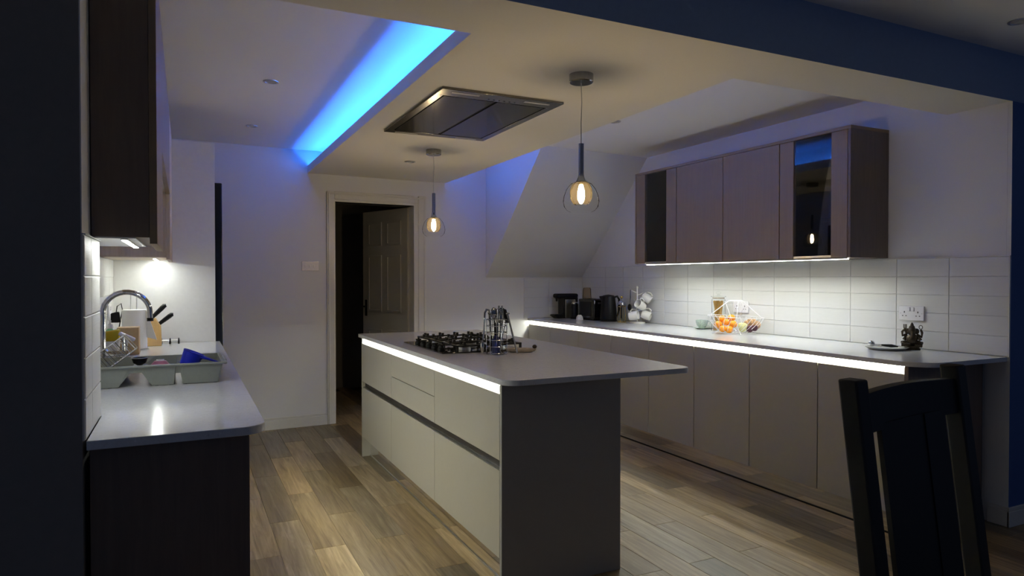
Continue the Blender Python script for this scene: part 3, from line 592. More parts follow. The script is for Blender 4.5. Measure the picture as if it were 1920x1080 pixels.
B().tube([(ux - .012, uy - .022, 1.016), (ux - .016, uy - .018, 1.09)], .004, 6).build('shaft', M['dark'], q)
q = thing('whisk', 'wire whisk standing at the back of the wire holder', 'whisk', (ux + .02, uy + .03, .93), G)
B().tube([(ux + .012, uy + .02, .925), (ux + .018, uy + .028, 1.085)], .0055, 8).build('handle', M['chrome2'], q)
for k in range(4):
    a = PI * k / 4; c_, s_ = math.cos(a), math.sin(a)
    B().tube([(ux + .018 + d * c_, uy + .028 + d * s_, z) for d, z in ((.003, 1.085), (.016, 1.12), (.018, 1.14), (.010, 1.158), (0, 1.163), (-.010, 1.158), (-.018, 1.14), (-.016, 1.12), (-.003, 1.085))], .0012, 5).build('loop', M['chrome2'], q)
q = thing('slotted_spoon', 'dark slotted spoon leaning right in the wire holder', 'utensil', (ux + .03, uy + .015, .93), G)
B().tube([(ux + .015, uy + .005, .925), (ux + .040, uy + .018, 1.10)], .0045, 8).build('handle', M['dark'], q); B().ball((ux + .045, uy + .02, 1.135), .034, (.6, .3, 1), 14, 10).build('bowl', M['dark'], q)
q = thing('spoon_rest', 'beige boat-shaped spoon rest right of the utensil holder', 'dish', (1.728, 3.445, ZW))
b = B(); n = 28; rings = []
for k, (sx, sy, z) in enumerate(((.055, .030, 0), (.072, .042, .006), (.080, .048, .020), (.075, .044, .021), (.06, .034, .010), (.0, .0, .008))):
    rings.append([b.bm.verts.new((1.728 + sx * math.cos(2 * PI * i / n) * 1.02 + sy * .0, 3.445 + sy * math.sin(2 * PI * i / n) - .42 * sx * math.cos(2 * PI * i / n), ZW + .0004 + z)) for i in range(n)] if sx else [b.bm.verts.new((1.728, 3.445, ZW + z))])
b.bm.faces.new(rings[0][::-1])
for u, v in zip(rings, rings[1:]):
    for i in range(n):
        b.bm.faces.new((u[i], u[(i + 1) % n], v[(i + 1) % n], v[i]) if len(v) > 1 else (u[i], u[(i + 1) % n], v[0]))
b.build('dish', M['beige'], q)
B().ball((1.728 + .072, 3.445 - .034, ZW + .031), .013, (1, 1, .9)).build('knob', M['brownb'], q)
# ================================================================== RIGHT WORKTOP CLUTTER
c = thing('coffee_machine', 'black capsule coffee machine with silver side in the far corner', 'coffee machine', (3.63, 6.19, ZW))
B().box(3.575, 3.76, 6.135, 6.245, ZW, 1.135).build('body', M['dark'], c, bevel=.008); B().box(3.60, 3.72, 6.128, 6.134, ZW + .005, 1.11).build('side_panel', M['steel'], c, bevel=.002)
B().prism(rrect(3.51, 3.765, 6.132, 6.248, .02), 1.125, 1.172).build('head', M['dark'], c, bevel=.02, seg=4); B().box(3.488, 3.56, 6.145, 6.235, 1.118, 1.124).build('lever', M['chrome'], c)
B().prism([(3.47, .945), (3.49, .955), (3.575, .955), (3.575, ZW), (3.52, ZW)], 6.14, 6.24, 'y').build('drip_tray', M['dark'], c, bevel=.003); B().cyl((3.53, 6.19, 1.125), (3.53, 6.19, 1.09), .014, .010).build('spout', M['dark'], c)
c = thing('milk_frother', 'black milk frother with chrome lid beside the coffee machine', 'frother', (3.655, 6.03, ZW))
B().lathe([(.045, 0), (.045, .012), (.036, .016), (.036, .155)], (3.655, 6.03, ZW), 24).build('jug', M['dark'], c); B().lathe([(.037, 0), (.037, .012), (.03, .02), (.01, .022), (.01, .036), (.004, .04)], (3.655, 6.03, ZW + .155), 24).build('lid', M['chrome'], c)
c = thing('toaster', 'black toaster with long steel sides next to the kettle', 'toaster', (3.71, 5.80, ZW))
B().box(3.645, 3.80, 5.66, 5.95, ZW + .014, 1.128).build('body', M['darkgloss'], c, bevel=.018, seg=3); B().box(3.640, 3.645, 5.70, 5.91, ZW + .04, 1.10).build('side_panel', M['dark'], c, bevel=.002)
for x in (3.69, 3.745): B().box(x - .012, x + .012, 5.70, 5.91, 1.126, 1.1288).build('slot', M['iron'], c)
B().box(3.70, 3.74, 5.645, 5.662, 1.08, 1.092).build('lever', M['steel'], c); B().box(3.655, 3.79, 5.67, 5.94, ZW, ZW + .014).build('foot_base', M['dark'], c)
c = thing('glass_tumbler', 'upturned amber tinted tumbler on top of the toaster', 'glass', (3.70, 5.865, 1.129)); B().lathe([(.045, 0), (.043, .03), (.040, .09), (.034, .108), (.0, .112)], (3.70, 5.865, 1.1292), 24, cap0=False, cap1=False).build('wall', M['amber'], c)
c = thing('sugar_pot', 'small white faceted pot in front of the toaster', 'pot', (3.60, 5.845, ZW)); B().lathe([(.036, 0), (.038, .01), (.030, .036), (.018, .05)], (3.60, 5.845, ZW), 7).build('body', M['whitep'], c, smooth=False)
c = thing('kettle', 'black jug kettle between the toaster and the coffee press', 'kettle', (3.735, 5.53, ZW))
kx, ky = 3.735, 5.53
B().lathe([(.085, 0), (.085, .014), (.078, .016)], (kx, ky, ZW), 28).build('power_base', M['dark'], c); B().lathe([(.079, .018), (.082, .03), (.077, .13), (.066, .225), (.062, .245), (.05, .255), (.0, .262)], (kx, ky, ZW), 32, cap1=False).build('body', M['dark'], c)
Rk, Tk = (.84, -.54), (-.54, -.84)
def kp(r, z, tt=0): return (*rv((kx, ky), r, tt, Rk, Tk), ZW + z)
B().tube([kp(.055, .235), kp(.085, .245), kp(.104, .215), kp(.104, .12), kp(.09, .06), kp(.075, .05)], [.010, .011, .011, .010, .009, .008], 10).build('handle', M['dark'], c)
B().hexa([kp(-.05, .20, -.015), kp(-.085, .225, -.006), kp(-.085, .225, .006), kp(-.05, .20, .015), kp(-.05, .25, -.015), kp(-.09, .245, -.006), kp(-.09, .245, .006), kp(-.05, .25, .015)]).build('spout', M['dark'], c, bevel=.003)
B().box(kx - .083, kx - .079, ky - .005, ky + .005, ZW + .07, ZW + .19).build('water_gauge', M['glass'], c)
c = thing('coffee_press', 'glass coffee press with brass frame beside the mug tree', 'coffee press', (3.775, 5.365, ZW))
px_, py_ = 3.775, 5.365
B().lathe([(.036, .012), (.036, .17)], (px_, py_, ZW), 24, cap1=False).build('beaker', M['glass'], c); B().lathe([(.040, 0), (.040, .008)], (px_, py_, ZW), 24).build('base', M['brass'], c)
for i in range(4):
    a = PI / 2 * i + .6; B().tube([(px_ + .038 * math.cos(a), py_ + .038 * math.sin(a), ZW + .004), (px_ + .038 * math.cos(a), py_ + .038 * math.sin(a), ZW + .165)], .0028, 6).build('frame_bar', M['brass'], c)
B().tube([(px_ + .038 * math.cos(2 * PI * i / 24), py_ + .038 * math.sin(2 * PI * i / 24), ZW + .15) for i in range(24)], .003, 6, True).build('band', M['brass'], c)
B().lathe([(.039, .17), (.036, .19), (.02, .205), (.004, .207), (.004, .225)], (px_, py_, ZW), 24).build('lid', M['chrome'], c); B().ball((px_, py_, ZW + .238), .013).build('knob', M['brass'], c)
B().tube([(px_ - .02, py_ - .034, ZW + .15), (px_ - .045, py_ - .06, ZW + .145), (px_ - .045, py_ - .06, ZW + .05), (px_ - .02, py_ - .034, ZW + .04)], .006, 8).build('handle', M['dark'], c)
R5, T5 = (.82, -.57), (-.57, -.82); mt = (3.835, 5.20)
c = thing('mug_tree', 'white mug tree stand with round base holding mugs', 'mug tree', (*mt, ZW))
B().lathe([(.078, 0), (.078, .010), (.074, .014), (.01, .016)], (*mt, ZW), 32).build('base', M['ceramic'], c); B().lathe([(.0075, .014), (.0075, .325), (.010, .33), (.010, .34), (.004, .345)], (*mt, ZW), 14).build('post', M['ceramic'], c)
def mp(r, tt, z): return (*rv(mt, r, tt, R5, T5), z)
arms = [(.062, 0, 1.20), (.0, .05, 1.135), (-.055, .03, 1.05), (.06, .01, 1.045), (-.05, 0, 1.22), (-.03, -.05, 1.13)]
for r, tt, z in arms: B().tube([mp(0, 0, z - .025), mp(r * .6, tt * .6, z - .012), mp(r, tt, z)], .0042, 8).build('arm', M['ceramic'], c)
def mug(cen, axis, lb, hand):
    m_ = thing('mug', lb, 'mug', cen, 'white mugs on the mug tree')
    ax = Vector(axis).normalized(); c0 = Vector(cen) - ax * .045
    B().lathe([(.030, 0), (.037, .006), (.040, .03), (.041, .09), (.038, .09), (.036, .03), (.030, .008), (.0, .007)], c0, 28, ax, cap1=False).build('cup', M['ceramic'], m_)
    h = Vector(hand); h = (h - ax * h.dot(ax)).normalized()
    B().tube([c0 + ax * .072 + h * .038, c0 + ax * .076 + h * .058, c0 + ax * .05 + h * .068, c0 + ax * .024 + h * .058, c0 + ax * .02 + h * .038], .005, 8).build('handle', M['ceramic'], m_)
def dirv(r, tt, z): return (r * R5[0] + tt * T5[0], r * R5[1] + tt * T5[1], z)
mug(mp(.088, .0, 1.148), dirv(.75, .15, -.6), 'white mug hanging highest at right on the mug tree', dirv(-.6, 0, .8))
mug(mp(.030, .085, 1.082), dirv(-.62, .62, .42), 'white mug with its open mouth towards the camera on the mug tree', dirv(.2, -.2, 1))
mug(mp(-.035, .09, .985), dirv(.86, .28, .18), 'white mug hanging lowest at left on the mug tree', dirv(-.25, -.5, 1))
mug(mp(.082, .04, .99), dirv(.8, .25, -.3), 'white mug hanging low at right behind others on the mug tree', dirv(-.2, -.1, 1))
c = thing('coffee_scoop', 'black scoop with chrome handle hanging from the mug tree', 'utensil', mp(-.055, .02, 1.05))
B().tube([mp(-.062, .012, 1.226), mp(-.062, .012, 1.15), mp(-.066, .014, 1.09)], [.004, .006, .004], 8).build('handle', M['chrome'], c); B().ball(mp(-.07, .016, 1.06), .03, (.5, .8, 1.1)).build('bowl', M['dark'], c)
c = thing('saucer', 'pale saucer under the celadon cup', 'saucer', (3.875, 4.36, ZW)); B().lathe([(.04, 0), (.045, .003), (.074, .011), (.074, .013), (.04, .006), (.0, .005)], (3.875, 4.36, ZW), 32, cap1=False).build('dish', M['teal'], c)
c = thing('teacup', 'mottled celadon teacup on a saucer left of spaghetti jar', 'cup', (3.875, 4.36, ZW + .008)); B().lathe([(.024, 0), (.026, .006), (.040, .02), (.049, .045), (.051, .066), (.048, .066), (.044, .04), (.03, .016), (.0, .01)], (3.875, 4.36, ZW + .008), 28, cap1=False).build('bowl', M['teal'], c)
B().tube([(3.875 + .035, 4.36 - .034, ZW + .065), (3.875 + .05, 4.36 - .048, ZW + .06), (3.875 + .046, 4.36 - .045, ZW + .035), (3.875 + .03, 4.36 - .03, ZW + .028)], .004, 8).build('handle', M['teal'], c)
jx, jy = 3.845, 4.135
c = thing('spaghetti_jar', 'tall glass storage jar with lid behind the fruit basket', 'jar', (jx, jy, ZW))
B().lathe([(.050, 0), (.052, .004), (.052, .25), (.046, .262), (.047, .272)], (jx, jy, ZW), 28, cap1=False).build('glass_body', M['glass'], c); B().lathe([(.056, .272), (.056, .279), (.040, .281), (.012, .285), (.008, .295)], (jx, jy, ZW), 28).build('lid', M['glass'], c)
B().lathe([(.044, .258), (.046, .263), (.044, .268)], (jx, jy, ZW), 24).build('seal', M['beige'], c); B().tube([(jx - .012 + .02 * math.cos(2 * PI * i / 16) * .71 + .012, jy - .02 * math.cos(2 * PI * i / 16) * .7, ZW + .305 + .009 * math.sin(2 * PI * i / 16)) for i in range(16)], .003, 6, True).build('lid_loop', M['glass'], c)
c = thing('spaghetti', 'bundle of dry spaghetti twisted inside the glass jar', 'pasta', (jx, jy, ZW + .005), None, 'stuff')
b = B()
for i in range(90):
    a = rp.uniform(0, 2 * PI); r0 = .046 * math.sqrt(rp.random()); r1 = r0 * rp.uniform(.82, .95); tw = 1.75
    b.tube([(jx + r0 * math.cos(a), jy + r0 * math.sin(a), ZW + .006), (jx + r1 * math.cos(a + tw), jy + r1 * math.sin(a + tw), ZW + .238 + rp.uniform(-.004, .006))], .0016, 4)
b.build('strands', M['pasta'], c)
# fruit basket
R4, T4 = (.71, -.70), (-.70, -.71); fb = (3.765, 3.865)
def fp(r, tt, z): return (*rv(fb, r, tt, R4, T4), z)
c = thing('fruit_basket', 'white wire fruit basket with peaked handle on the right worktop', 'basket', (*fb, ZW))
def bowl_r(z): return .085 + .11 * ((z - .922) / .12) ** .55 if z > .922 else .085
B().tube([fp(.205 * math.cos(2 * PI * i / 48), .17 * math.sin(2 * PI * i / 48), 1.042 - .008 * math.cos(2 * PI * i / 48)) for i in range(48)], .0026, 6, True).build('rim', M['whitep'], c)
B().tube([fp(.085 * math.cos(2 * PI * i / 32), .07 * math.sin(2 * PI * i / 32), .9235) for i in range(32)], .003, 6, True).build('base_ring', M['whitep'], c)
for i in range(26):
    a = 2 * PI * i / 26; pts = []
    for k in range(7):
        s_ = k / 6; rr = .085 + .12 * s_ ** .8; z = .9235 + (.1185 - .008 * math.cos(a)) * s_ ** 1.7; aa = a + .45 * (1 - s_)
        pts.append(fp(rr * math.cos(aa), rr * .83 * math.sin(aa), z))
    B().tube(pts, .0018, 5).build('wire', M['whitep'], c)
for tt in (.045, -.045):
    B().tube([fp(-.195, tt * 1.2, 1.045), fp(-.055, tt, 1.158), fp(-.045, tt, 1.163), fp(.045, tt, 1.163), fp(.055, tt, 1.158), fp(.185, tt * 1.2, 1.036)], .0026, 6).build('handle', M['whitep'], c)
for r in (-.05, .05): B().tube([fp(r, .05, 1.161), fp(r, -.05, 1.161)], .0026, 6).build('handle_bar', M['whitep'], c)
for r, tt in ((-.17, .06), (.04, .15), (.15, -.06), (-.06, -.13)):
    B().tube([fp(r * .45, tt * .45, 1.158), fp(r * .2, tt * .9, 1.04), fp(r * .5, tt * .75, .955), fp(r, tt, ZW + .0026)], .0026, 6).build('leg', M['whitep'], c)
OG = 'oranges in the fruit basket'
org = [(-.098, -.01, 1.022, .028, 'orange at top left of the fruit pile in basket'), (-.030, -.02, 1.030, .029, 'orange sitting highest in the fruit basket'), (-.125, .02, .982, .028, 'orange at the far left of fruit basket'), (-.066, .03, 1.0, .027, 'orange in the middle of the orange pile in basket'),
       (-.092, .06, .952, .027, 'orange lowest at the front left of fruit basket'), (-.018, .045, .987, .030, 'large orange next to the yellow-green apple in basket'), (-.045, .07, .948, .029, 'orange lowest at the front middle of fruit basket')]
for r, tt, z, ra, lb in org:
    q = thing('orange', lb, 'fruit', fp(r, tt, z), OG); B().ball(fp(r, tt, z), ra, (1, 1, .93), 18, 12).build('peel', M['orange'], q); B().lathe([(.004, 0), (.003, .003)], (*fp(r, tt, z)[:2], z + ra * .92), 7).build('stem', M['leafg'], q)
for r, tt, z, ra, lb, mm in ((.050, .055, .966, .038, 'big yellow-green apple in the middle of the basket', 'pear'), (.115, .0, 1.003, .034, 'yellow-red apple on top at right of the basket', 'apple'), (.15, .02, .985, .031, 'red apple at the right edge of the basket', 'apple'), (.088, -.03, .985, .032, 'reddish apple behind the yellow-green apple in basket', 'apple'), (.10, .06, .955, .027, 'dark plum at the front right of basket', 'purple'), (.135, .055, .963, .024, 'dark plum near the right rim of the basket', 'purple')):
    q = thing('apple' if mm != 'purple' else 'plum', lb, 'fruit', fp(r, tt, z), 'apples and plums in the fruit basket'); cc = fp(r, tt, z)
    B().lathe([(.012, -.80), (.45, -.92), (.80, -.62), (.98, -.1), (1.0, .25), (.82, .68), (.45, .88), (.15, .80), (.02, .66)], cc, 20).xf(Matrix.Translation(cc) @ Matrix.Diagonal((ra, ra, ra, 1)) @ Matrix.Translation(-Vector(cc))).build('flesh', M[mm], q)
    B().tube([(cc[0], cc[1], cc[2] + ra * .66), (cc[0] + .003, cc[1], cc[2] + ra * 1.1)], .0015, 5).build('stalk', M['stalk'], q)
dx, dy = 3.745, 2.625
c = thing('serving_plate', 'round pewter plate near the end of the right worktop', 'plate', (dx, dy, ZW)); B().lathe([(.085, 0), (.095, .003), (.113, .013), (.115, .016), (.111, .0165), (.09, .007), (.0, .005)], (dx, dy, ZW), 40, cap1=False).build('dish', M['pewter'], c)
c = thing('tea_infuser', 'small steel ball tea infuser on the pewter plate', 'infuser', (dx - .06, dy + .055, ZW + .008)); B().ball((dx - .058, dy + .055, ZW + .032), .019).build('ball', M['chrome'], c); B().tube([(dx - .046, dy + .045, ZW + .022), (dx + .01, dy - .01, ZW + .012)], .002, 6).build('chain', M['steel'], c)
c = thing('incense_holder', 'dark little spoon-like holder lying on the pewter plate', 'holder', (dx + .03, dy - .02, ZW + .008)); B().tube([(dx - .005, dy + .03, ZW + .024), (dx + .03, dy - .01, ZW + .020), (dx + .06, dy - .03, ZW + .0165)], [.004, .010, .003], 8).build('stick', M['iron'], c)
# bronze figurine
gx, gy = 3.872, 2.555
c = thing('figurine', 'dark bronze seated many-armed figurine below the socket', 'statue', (gx, gy, ZW))
RG, TG = (.62, -.78), (-.78, -.62)
def gp(r, tt, z): return (*rv((gx, gy), r, tt, RG, TG), ZW + z)
B().lathe([(.045, 0), (.047, .006), (.040, .012), (.042, .022), (.036, .026)], (gx, gy, ZW), 20).build('pedestal', M['bronze'], c)
b = B(); b.ball(gp(0, .008, .062), .034, (1, .9, 1.05)); b.ball(gp(0, .012, .052), .029, (1.05, 1, .9)); b.ball(gp(0, .006, .108), .024, (1, .95, 1.05)); b.ball(gp(-.024, .0, .108), .016, (.5, 1, 1.1)); b.ball(gp(.024, 0, .108), .016, (.5, 1, 1.1))
b.tube([gp(0, .026, .106), gp(.0, .036, .088), gp(-.006, .036, .068), gp(-.018, .034, .056)], [.011, .009, .007, .005], 8)
b.tube([gp(-.018, .01, .042), gp(-.05, .018, .036), gp(-.052, .028, .030), gp(-.01, .036, .032)], [.016, .016, .013, .009], 8); b.tube([gp(.018, .01, .042), gp(.048, .018, .034), gp(.045, .03, .028), gp(.01, .04, .030)], [.016, .016, .013, .009], 8)
b.tube([gp(-.024, 0, .088), gp(-.048, .0, .082), gp(-.05, .004, .105), gp(-.036, .006, .120)], [.010, .008, .007, .006], 8); b.tube([gp(.024, 0, .088), gp(.050, .0, .076), gp(.052, .0, .10), gp(.045, .004, .118)], [.010, .008, .007, .006], 8)
b.tube([gp(-.026, .004, .08), gp(-.042, .016, .062), gp(-.036, .028, .062)], [.009, .008, .007], 8); b.tube([gp(.026, .004, .08), gp(.044, .016, .06), gp(.036, .028, .058)], [.009, .008, .007], 8)
b.build('body', M['bronze'], c); B().lathe([(.019, .0), (.016, .006), (.015, .012), (.010, .018), (.008, .026), (.002, .036)], gp(0, .004, .124), 14).build('crown', M['bronze'], c)
for k in (-.007, 0, .007): B().tube([gp(-.036 + k * .4, .006, .118), gp(-.036 + k, .006, .132), gp(-.036 + k, .006, .150)], .0026, 6).build('trident_prong', M['bronze'], c)
B().tube([gp(.045 + .009 * math.cos(2 * PI * i / 14), .004, .133 + .011 * math.sin(2 * PI * i / 14)) for i in range(14)], .002, 6, True).build('lotus_ring', M['bronze'], c)
# ================================================================== LEFT WORKTOP CLUTTER
tr = thing('drainer_tray', 'grey plastic dish drainer tray standing on left worktop', 'tray', (-.12, 3.15, ZW))
TY0, TY1, TZ = 2.975, 3.33, .996
def tx(p, z=None): return -.44 + p
prof = [(-.385, ZW + .001), (-.155, ZW + .001), (-.108, .966), (-.052, .966), (-.015, ZW + .001), (.0, ZW + .001)]
prof = [(-.383, .914), (-.150, .914), (-.113, .962), (-.075, .962), (-.035, .914), (.045, .914), (.050, .955), (.067, .955), (.075, .914), (.118, .914)]
xs_ = -.262
k_ = .40
# outline measured along the tray front (feet with tunnels between them)
prof = [(-.385, .914), (-.231, .914), (-.192, .966), (-.152, .966), (-.116, .914), (-.040, .914), (-.034, .958), (-.016, .958), (-.008, .914), (.122, .914)]
b = B(); th = .004
for (x0, z0), (x1, z1) in zip(prof, prof[1:]):
    b.hexa([(x0, TY0 + .01, z0), (x1, TY0 + .01, z1), (x1, TY1 - .01, z1), (x0, TY1 - .01, z0), (x0, TY0 + .01, z0 + th), (x1, TY0 + .01, z1 + th), (x1, TY1 - .01, z1 + th), (x0, TY1 - .01, z0 + th)])
b.build('base', M['greyplastic'], tr, smooth=False)
for ya, yb_, sg in ((TY0, TY0 + .01, -1), (TY1, TY1 - .01, 1)):
    b = B(); top = [(x, TZ - .002) for x, z in prof]; top[-1] = (.138, TZ - .002); top[0] = (-.395, TZ - .002)
    for i in range(len(prof) - 1):
        (x0, z0), (x1, z1) = prof[i], prof[i + 1]; (u0, w0), (u1, w1) = top[i], top[i + 1]
        y_b, y_t = yb_, ya
        lo, hi = sorted((y_b, y_b - sg * th)); lo2, hi2 = sorted((y_t, y_t - sg * th))
        b.hexa([(x0, lo, z0), (x1, lo, z1), (x1, hi, z1), (x0, hi, z0), (u0, lo2, w0), (u1, lo2, w1), (u1, hi2, w1), (u0, hi2, w0)])
    b.build('side_wall', M['greyplastic'], tr, smooth=False)
B().hexa([(.118, TY0 + .01, .914), (.122, TY0 + .01, .914), (.122, TY1 - .01, .914), (.118, TY1 - .01, .914), (.134, TY0, TZ - .002), (.138, TY0, TZ - .002), (.138, TY1, TZ - .002), (.134, TY1, TZ - .002)]).build('end_wall', M['greyplastic'], tr, smooth=False)
B().hexa([(-.385, TY0 + .01, .914), (-.381, TY0 + .01, .914), (-.381, TY1 - .01, .914), (-.385, TY1 - .01, .914), (-.395, TY0, TZ - .002), (-.391, TY0, TZ - .002), (-.391, TY1, TZ - .002), (-.395, TY1, TZ - .002)]).build('end_wall', M['greyplastic'], tr, smooth=False)
b = B(); b.box(-.397, .146, TY0 - .009, TY0 + .004, TZ - .008, TZ); b.box(-.397, .146, TY1 - .004, TY1 + .009, TZ - .008, TZ); b.box(.132, .146, TY0, TY1, TZ - .008, TZ); b.box(-.397, -.385, TY0, TY1, TZ - .008, TZ); b.build('rim', M['greyplastic'], tr, bevel=.002)
b = B(); b.box(.146, .158, TY0 + .10, TY1 - .10, TZ - .022, TZ - .001); b.box(.146, .156, TY0 + .02, TY0 + .10, TZ - .012, TZ - .004); b.build('grip', M['greyplastic'], tr, bevel=.003)
for x in (-.36, -.26, -.10, -.05, .0, .11):
    for y in (TY0 + .02, TY1 - .02): B().box(x - .006, x + .006, y - .006, y + .006, ZW, .9142).build('foot', M['dark'], tr)
# things in the tray
q = thing('cutlery_rack', 'chrome wire cutlery rack tipped over in the drainer tray', 'rack', (-.22, 3.12, .93))
Tr = Matrix.Translation((-.285, 3.10, .965)) @ Matrix.Rotation(math.radians(-38), 4, 'Y')
b = B(); Ls, W1, W2 = .14, .075, .085
for z in (0, .07):
    b.tube([(0, -W1 / 2, z), (Ls, -W1 / 2, z), (Ls, W1 / 2, z), (0, W1 / 2, z)], .0022, 6, True)
for x in (0, Ls):
    for y in (-W1 / 2, W1 / 2): b.tube([(x, y, 0), (x, y, .07)], .0022, 6)
b.xf(Tr @ Matrix.Rotation(0, 4, 'Z')).build('frame', M['chrome'], q)
for i in range(1, 6):
    x = Ls * i / 6; B().tube([(x, -W1 / 2, .07), (x, -W1 / 2, 0), (x, W1 / 2, 0), (x, W1 / 2, .07)], .0017, 6).xf(Tr).build('wire', M['chrome'], q)
q = thing('pink_bowl', 'upturned pink bowl in the drainer tray', 'bowl', (-.092, 3.14, .92)); B().lathe([(.036, -.03), (.0355, 0), (.032, .02), (.022, .032), (.0, .036)], (-.092, 3.14, .959), 24, cap0=False, cap1=False).build('shell', M['pink'], q, solid=.003); B().lathe([(.015, .033), (.015, .039), (.012, .039)], (-.092, 3.14, .959), 20, cap0=False, cap1=False).build('foot_ring', M['whitep'], q)
q = thing('measuring_jug', 'bright blue plastic scoop jug lying in the drainer tray', 'jug', (.0, 3.12, .92))
Tj = Matrix.Translation((.018, 3.135, .984)) @ Matrix.Rotation(math.radians(24), 4, 'Y')
B().lathe([(.0, -.042), (.028, -.042), (.034, -.012), (.042, .040), (.045, .042), (.042, .044), (.037, .034), (.026, -.036), (.0, -.037)], (0, 0, 0), 28, cap0=False, cap1=False).xf(Tj).build('cup', M['blueplastic'], q)
B().hexa([(.030, -.030, .030), (.105, -.010, .036), (.105, .010, .036), (.030, .030, .030), (.030, -.030, .040), (.105, -.010, .041), (.105, .010, .041), (.030, .030, .040)]).xf(Tj).build('handle', M['blueplastic'], q, bevel=.003)
q = thing('sieve', 'small dark sieve in the drainer tray beside the wire rack', 'sieve', (-.165, 3.15, .92)); B().lathe([(.030, .012), (.024, -.008), (.010, -.018), (.0, -.02)], (-.168, 3.17, .994), 18, cap0=False, cap1=False).build('mesh_bowl', M['dark'], q); B().tube([(-.168 + .031 * math.cos(2 * PI * i / 18), 3.17 + .031 * math.sin(2 * PI * i / 18), 1.006) for i in range(18)], .002, 6, True).build('rim', M['steel'], q)
# tap
q = thing('kitchen_tap', 'chrome swan-neck kitchen tap over the sink', 'tap', (-.355, 3.75, ZW)); ax, ay = -.352, 3.75
cpts = [(ax, ay, ZW + .05), (ax, ay, 1.155)] + [(ax + .1 - .1 * math.cos(math.radians(a)), ay, 1.165 + .102 * math.sin(math.radians(a))) for a in range(0, 176, 12)] + [(ax + .2, ay, 1.15), (ax + .2, ay, 1.137)]
B().tube(cpts, .0125, 14).build('spout', M['chrome'], q); B().cyl((ax + .2, ay, 1.140), (ax + .2, ay, 1.124), .0145).build('aerator', M['dark'], q)
B().lathe([(.029, 0), (.029, .006), (.023, .010), (.023, .075), (.016, .082)], (ax, ay, ZW), 24).build('body', M['chrome'], q); bd = B().cyl((ax + .01, ay, .963), (ax + .095, ay, .963), .0215, n=24).build('valve', M['chrome'], q)
B().tube([(ax + .085, ay - .002, .975), (ax + .085, ay - .004, 1.058)], [.0075, .0065], 12).build('lever', M['chrome'], bd); B().cyl((ax + .096, ay, .963), (ax + .108, ay, .963), .0225, n=24).build('cap', M['chrome'], bd)
q = thing('sink', 'stainless steel sink let into the left worktop behind tray', 'sink', (-.09, 3.72, ZW))
b = B(); b.box(-.29, .11, 3.47, 3.98, .9122, .9136); b.build('rim', M['steel'], q, bevel=.0006); B().box(-.27, .09, 3.49, 3.96, .9137, .9141).build('basin', M['greyplastic'], q)
q = thing('white_tub', 'white plastic tub under the yellow sponge by the tap', 'tub', (-.345, 4.0, ZW)); B().hexa([(-.392, 3.95, ZW), (-.31, 3.95, ZW), (-.31, 4.06, ZW), (-.392, 4.06, ZW), (-.398, 3.94, 1.013), (-.302, 3.94, 1.013), (-.302, 4.07, 1.013), (-.398, 4.07, 1.013)]).build('body', M['whitep'], q, bevel=.004); B().box(-.3985, -.300, 3.936, 4.074, 1.006, 1.0145).build('lip', M['whitep'], q)
tag(B().hexa([(-.395, 3.945, 1.015), (-.301, 3.945, 1.015), (-.301, 4.04, 1.015), (-.395, 4.04, 1.015), (-.395, 3.945, 1.055), (-.301, 3.945, 1.072), (-.301, 4.04, 1.072), (-.395, 4.04, 1.055)]).build('sponge', M['yellow'], bevel=.006, base=(-.35, 4.0, 1.015)), 'yellow sponge lying on the white tub', 'sponge')
q = thing('scrubbing_brush', 'white scrubbing brush propped between tub and wire rack', 'brush', (-.27, 3.93, ZW))
B().box(-.04, .04, -.02, .02, 0, .018).xf(Matrix.Translation((-.268, 3.93, 1.03)) @ Matrix.Rotation(math.radians(28), 4, 'Y')).build('head', M['whitep'], q, bevel=.006); B().tube([(-.262, 3.93, 1.03), (-.272, 3.935, .97), (-.275, 3.94, ZW + .008)], .008, 8).build('handle', M['whitep'], q)
q = thing('soap_bottle', 'clear green washing-up liquid bottle behind the sponge', 'bottle', (-.362, 4.22, ZW)); B().lathe([(.026, 0), (.030, .01), (.030, .11), (.020, .14), (.010, .15)], (-.362, 4.22, ZW), 20).build('body', M['green'], q); B().lathe([(.013, .15), (.013, .175), (.005, .178), (.005, .195)], (-.362, 4.22, ZW), 16).build('cap', M['whitep'], q)
tag(B().box(-.334, -.228, 4.25, 4.37, ZW, 1.062).build('cardboard_box', M['kraft'], bevel=.003, base=(-.28, 4.31, ZW)), 'plain brown kraft box in front of the kitchen roll', 'box')
q = thing('kitchen_roll', 'white kitchen roll on an upright wire holder', 'kitchen roll', (-.262, 4.55, ZW)); rx, ry = -.266, 4.55
B().lathe([(.075, 0), (.075, .006)], (rx, ry, ZW), 28).build('stand', M['steel'], q); B().lathe([(.020, .01), (.066, .008), (.066, .236), (.020, .238)], (rx, ry, ZW), 36).build('roll', M['paper'], q)
for d in (-.019, .012): B().tube([(rx + d, ry, ZW + .006), (rx + d, ry, 1.24)], .003, 6).build('rod', M['steel'], q)
B().hexa([(rx + .064, ry - .02, .985), (rx + .118, ry - .07, .972), (rx + .119, ry - .069, .972), (rx + .065, ry - .018, .985), (rx + .058, ry - .03, 1.145), (rx + .066, ry - .035, 1.14), (rx + .067, ry - .034, 1.14), (rx + .059, ry - .028, 1.145)]).build('loose_sheet', M['paper'], q)
q = thing('knife_block', 'small beech knife block behind the kitchen roll', 'knife block', (-.18, 4.78, ZW))
Tk_ = Matrix.Translation((-.198, 4.78, ZW)) @ Matrix.Rotation(math.radians(20), 4, 'Y')
B().prism([(-.215, ZW), (-.130, ZW), (-.135, 1.035), (-.165, 1.085), (-.225, 1.06)], 4.73, 4.83, 'y').build('block', M['beech'], q, bevel=.003)
